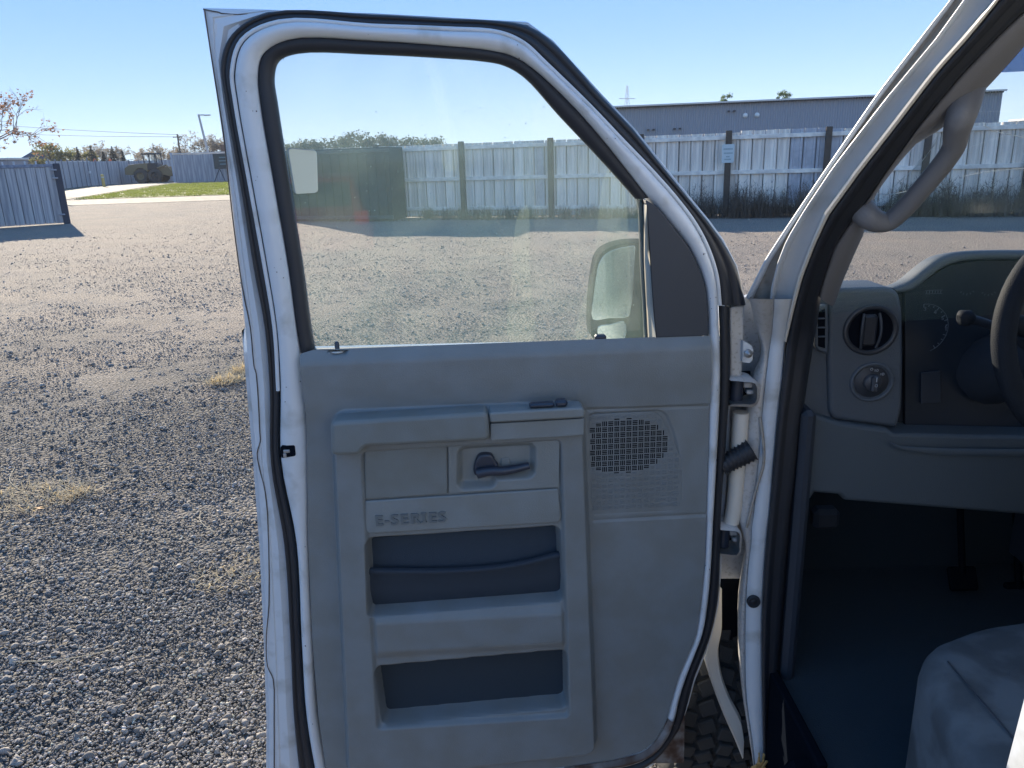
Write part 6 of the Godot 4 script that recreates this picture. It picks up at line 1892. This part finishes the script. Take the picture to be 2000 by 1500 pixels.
	for q in [PackedVector3Array([Vector3(0.6147, 0.598, -0.3)]), PackedVector3Array([Vector3(0.7788, 0.5356, -0.32)])]:
		st = begin()
		box(st, q[0], Vector3(0.07, 0.06, 0.015), 0.005, Basis(Vector3.RIGHT, -0.5))
		tube(st, PackedVector3Array([q[0], q[0] + Vector3(0, 0.2, -0.06)]), 0.008, 6)
		obj("pedal", st, M.shade_black, van)  # painted near-black so the pedals sink into the footwell shade
	# stalk
	st = begin()
	tube(st, smooth(PackedVector3Array([Vector3(0.4397, 1.281, 0.07), Vector3(0.4032, 1.309, 0.07), Vector3(0.3634, 1.331, 0.07), Vector3(0.3343, 1.343, 0.07), Vector3(0.3154, 1.348, 0.07)]), 4), 0.0085, 10)
	obj("turn_stalk", st, M.dash_dark, van)
	st = begin()
	var tip := PackedVector3Array([Vector3(0.3121, 1.349, 0.08), Vector3(0.3063, 1.352, 0.08), Vector3(0.2919, 1.353, 0.08), Vector3(0.2884, 1.352, 0.08)])
	tube(st, tip, [0.010, 0.0145, 0.0135, 0.006], 14)
	obj("stalk_knob", st, M.wheel_rim, van)
	# steering wheel
	var wc: Vector3 = PackedVector3Array([Vector3(0.4865, 1.332, 0.18)])[0]
	var wg := group_node("steering_wheel", van, wc)
	wg.basis = Basis(Vector3.RIGHT, deg_to_rad(-14.0)) * Basis(Vector3.UP, deg_to_rad(4.0))
	st = begin()
	var ring := PackedVector3Array()
	for i in 72:
		ring.append(Vector3(cos(TAU * i / 72), sin(TAU * i / 72), 0) * 0.187)
	tube(st, ring, 0.0185, 16, true)
	obj("rim", st, M.wheel_rim, wg)
	for a in [170.0, 10.0, 215.0, 325.0]:
		st = begin()
		var dvec := Vector3(cos(deg_to_rad(a)), sin(deg_to_rad(a)), 0)
		tube(st, PackedVector3Array([dvec * 0.185, dvec * 0.13 + Vector3(0, 0, -0.015), dvec * 0.06 + Vector3(0, 0, -0.02)]), [0.014, 0.02, 0.035], 10)
		obj("spoke", st, M.wheel_rim, wg)
	st = begin()
	lathe(st, PackedVector2Array([Vector2(0, 0.012), Vector2(0.05, 0.010), Vector2(0.085, 0.0), Vector2(0.105, -0.02), Vector2(0.1, -0.06), Vector2(0.05, -0.1)]), 32, Transform3D(Basis.from_scale(Vector3(1.0, 0.75, 1.0)), Vector3.ZERO))
	obj("hub", st, mat(0.045, 0.065, 0.09, 0.5), wg)
	st = begin()
	tube(st, PackedVector3Array([Vector3(0, -0.01, -0.06), Vector3(0, -0.06, -0.3)]), [0.06, 0.07], 14)
	obj("column", st, M.dash_dark, wg)
	seat()

func seat() -> void:
	var s := group_node("driver_seat", van)
	# cushion: outline seen from above at its top, rounded over to the sides
	var o := PackedVector2Array()
	for p in PackedVector3Array([Vector3(0.1385, 0.86, 0.3546), Vector3(0.1611, 0.86, 0.3224), Vector3(0.188, 0.86, 0.2973), Vector3(0.242, 0.86, 0.2712), Vector3(0.3214, 0.86, 0.2454), Vector3(0.3817, 0.86, 0.2333), Vector3(0.5015, 0.86, 0.2163), Vector3(0.6648, 0.86, 0.2163), Vector3(0.5562, 0.86, 0.7492), Vector3(0.1065, 0.86, 0.9335), Vector3(0.0977, 0.86, 0.6315), Vector3(0.1065, 0.86, 0.5681), Vector3(0.1132, 0.86, 0.4824), Vector3(0.1248, 0.86, 0.4124)]):
		o.append(Vector2(p.x, -p.z))
	var q := smooth2(o, 3, true)
	var st := begin()
	var top := 0.86
	var rings := []
	for k in [[0.0, -0.26], [0.0, -0.05], [0.003, -0.03], [0.012, -0.013], [0.03, -0.004], [0.06, 0.002], [0.12, 0.004]]:
		var ii := inset(q, k[0])
		var ring := PackedVector3Array()
		for v in ii:
			ring.append(Vector3(v.x, top + k[1] + 0.006 * sin(v.x * 31.0) * sin(v.y * 23.0), -v.y))
		rings.append(ring)
	st.set_smooth_group(1)
	for k in rings.size() - 1:
		for i in q.size():
			var j := (i + 1) % q.size()
			quad(st, rings[k][i], rings[k][j], rings[k + 1][j], rings[k + 1][i])
	var flat2 := PackedVector2Array()
	for v in rings[-1]:
		flat2.append(Vector2(v.x, v.z))
	flat2 = Geometry2D.convex_hull(flat2)
	flat2.remove_at(flat2.size() - 1)
	var idx := Geometry2D.triangulate_polygon(flat2)
	for k in range(0, idx.size(), 3):
		for c in [0, 2, 1]:
			st.add_vertex(Vector3(flat2[idx[k + c]].x, top + 0.004, flat2[idx[k + c]].y))
	obj("cushion", st, M.seat, s)
	st = begin()
	tube(st, smooth(PackedVector3Array([Vector3(0.1737, 0.864, 0.3684), Vector3(0.1726, 0.864, 0.4153), Vector3(0.1726, 0.864, 0.4698), Vector3(0.1713, 0.864, 0.5294), Vector3(0.1706, 0.864, 0.5885)]), 4), 0.0016, 5)
	obj("seam", st, M.trim_dark, s)
	st = begin()
	box(st, Vector3(0.42, 0.60, 0.56), Vector3(0.46, 0.14, 0.5), 0.03)
	obj("base", st, M.dash_dark, s)
	st = begin()
	box(st, Vector3(0.42, 1.2, 0.98), Vector3(0.5, 0.7, 0.14), 0.05, Basis(Vector3.RIGHT, -0.2))
	obj("backrest", st, M.seat, s)


func small_things() -> void:
	# dry grass tufts on the gravel
	var sm := mat(0.46, 0.38, 0.25, 0.9)
	sm.backlight_enabled = true
	sm.backlight = lin(0.4, 0.32, 0.18)
	var spots := [[Vector3(-2.288, 0, -5.91), 0.16, 150, 0.085, "sparse dry grass tuft on the gravel left of the door's middle"], [Vector3(-2.23, 0, -6.208), 0.10, 110, 0.11, "greenish dry grass tuft close beside the door's left edge"], [Vector3(-2.554, 0, -3.731), 0.26, 190, 0.05, "flattened dry grass patch at the left edge of the gravel"], [Vector3(-2.336, 0, -3.778), 0.10, 60, 0.06, "small dry grass sprig right of the flattened patch"], [Vector3(-1.171, 0, -2.891), 0.20, 90, 0.032, "pale straw litter on the gravel beside the door's lower left edge"]]
	for q in spots:
		var st := begin()
		st.set_smooth_group(-1)
		for k in int(q[2] * 1.7):
			var a := rng.randf() * TAU
			var r: float = q[1] * sqrt(rng.randf())
			var p := Vector3(cos(a) * r, 0.002, sin(a) * r * 0.8)
			var b := rng.randf() * TAU
			var l: float = q[3] * rng.randf_range(0.6, 1.9)
			var up := rng.randf_range(0.05, 0.9)
			var e := p + Vector3(cos(b), up, sin(b)).normalized() * l
			var m := p.lerp(e, 0.5) + Vector3(0, l * 0.08, 0)
			var w := Vector3(-sin(b), 0, cos(b)) * rng.randf_range(0.0012, 0.0026)
			quad(st, p - w, p + w, m + w, m - w)
			tri(st, m - w, m + w, e)
		var o := obj("dry_grass", st, sm, null, q[0])
		tag(o, q[4], "grass")
	var straws := [[Vector3(-2.907, 0, -4.176), Vector3(-2.588, 0, -3.765), "pale curved stalk at the far left of the gravel"], [Vector3(-2.251, 0, -4.868), Vector3(-2.227, 0, -5.191), "short bright straw lying on the gravel"], [Vector3(-1.566, 0, -3.488), Vector3(-1.409, 0, -3.251), "bent pale stalk on the gravel near the door"], [Vector3(-1.78, 0, -2.316), Vector3(-1.43, 0, -2.373), "long thin straw across the lower left gravel"], [Vector3(-2.232, 0, -3.869), Vector3(-2.164, 0, -3.745), "tiny upright straw beside the dry grass patch"]]
	for q in straws:
		var st := begin()
		var a: Vector3 = q[0]
		var b: Vector3 = q[1]
		tube(st, smooth(PackedVector3Array([a + Vector3(0, 0.012, 0), a.lerp(b, 0.5) + (b - a).cross(Vector3.UP) * 0.10 + Vector3(0, 0.018, 0), b + Vector3(0, 0.012, 0)]), 4), [0.0012, 0.0014, 0.0016, 0.0018, 0.0019, 0.0019, 0.0018, 0.0016, 0.0012], 5)
		tag(obj("straw", st, M.straw), q[2], "straw")
	var lf := begin()
	leaf_shape(lf, 0.03)
	tag(obj("fallen_leaf", lf, M.leaf, null, Vector3(-2.411, 0, -3.568) + Vector3(0, 0.02, 0)), "small orange leaf on the dry grass at the left edge", "leaf")
	# splintered wood and a dead leaf caught at the foot of the door opening
	var sp := begin()
	for k in 9:
		var p := Vector3(rng.randf_range(-0.012, 0.014), rng.randf_range(-0.01, 0.0), rng.randf_range(-0.01, 0.01))
		box(sp, p, Vector3(rng.randf_range(0.003, 0.007), rng.randf_range(0.02, 0.05), 0.003), 0.0006, Basis.from_euler(Vector3(rng.randf_range(-0.4, 0.4), rng.randf() * 3.0, rng.randf_range(-0.7, 0.7))))
	box(sp, Vector3(0, -0.03, 0), Vector3(0.03, 0.04, 0.02), 0.004)
	tag(obj("wood_splinters", sp, mat(0.55, 0.33, 0.12, 0.8), null, PackedVector3Array([Vector3(0.5158, 0.3497, -1.38)])[0]), "orange splinters of wood caught at the foot of the door opening", "splinters")
	red_car()

func leaf_shape(st: SurfaceTool, r: float) -> void:
	st.set_smooth_group(-1)
	for k in 6:
		var a := TAU * k / 6
		var b := TAU * (k + 1) / 6
		tri(st, Vector3(0, 0.004, 0), Vector3(cos(a) * r, 0.006 * (k % 2), sin(a) * r * 0.55), Vector3(cos(b) * r, 0.006 * ((k + 1) % 2), sin(b) * r * 0.55))

func red_car() -> void:
	# stands behind the camera: the door glass and the mirror show it
	var t := thing("red_car", "dark red car seen only as a dim reflection in the door window", "car", Vector3(-2.1, 0, 13.0), 0.0)
	var red := mat(0.20, 0.008, 0.012, 0.3)
	var st := begin()
	slab(st, rounded(PackedVector2Array([Vector2(-0.85, 0.35), Vector2(0.85, 0.35), Vector2(0.85, 0.9), Vector2(0.72, 1.0), Vector2(0.6, 1.45), Vector2(-0.6, 1.45), Vector2(-0.72, 1.0), Vector2(-0.85, 0.9)]), 0.08), 0.0, 4.0, 0.06, Transform3D(Basis(Vector3.UP, PI), Vector3.ZERO), true)
	obj("body", st, red, t)
	st = begin()
	box(st, Vector3(0, 1.2, -4.0 + 4.0 - 4.01), Vector3(1.05, 0.35, 0.03), 0.01)
	obj("rear_window", st, mat(0.01, 0.012, 0.015, 0.1), t)
	for s in [-1, 1]:
		st = begin()
		box(st, Vector3(0.68 * s, 0.85, -4.02), Vector3(0.22, 0.2, 0.06), 0.02)
		obj("tail_light", st, mat(0.6, 0.02, 0.03, 0.2), t)
	for x in [-0.75, 0.75]:
		for z in [-0.8, -3.2]:
			st = begin()
			lathe(st, PackedVector2Array([Vector2(0, -0.1), Vector2(0.33, -0.1), Vector2(0.33, 0.1), Vector2(0, 0.1)]), 20, Transform3D(Basis(Vector3.UP, PI / 2), Vector3(x, 0.33, z)))
			obj("wheel", st, M.tyre, t)
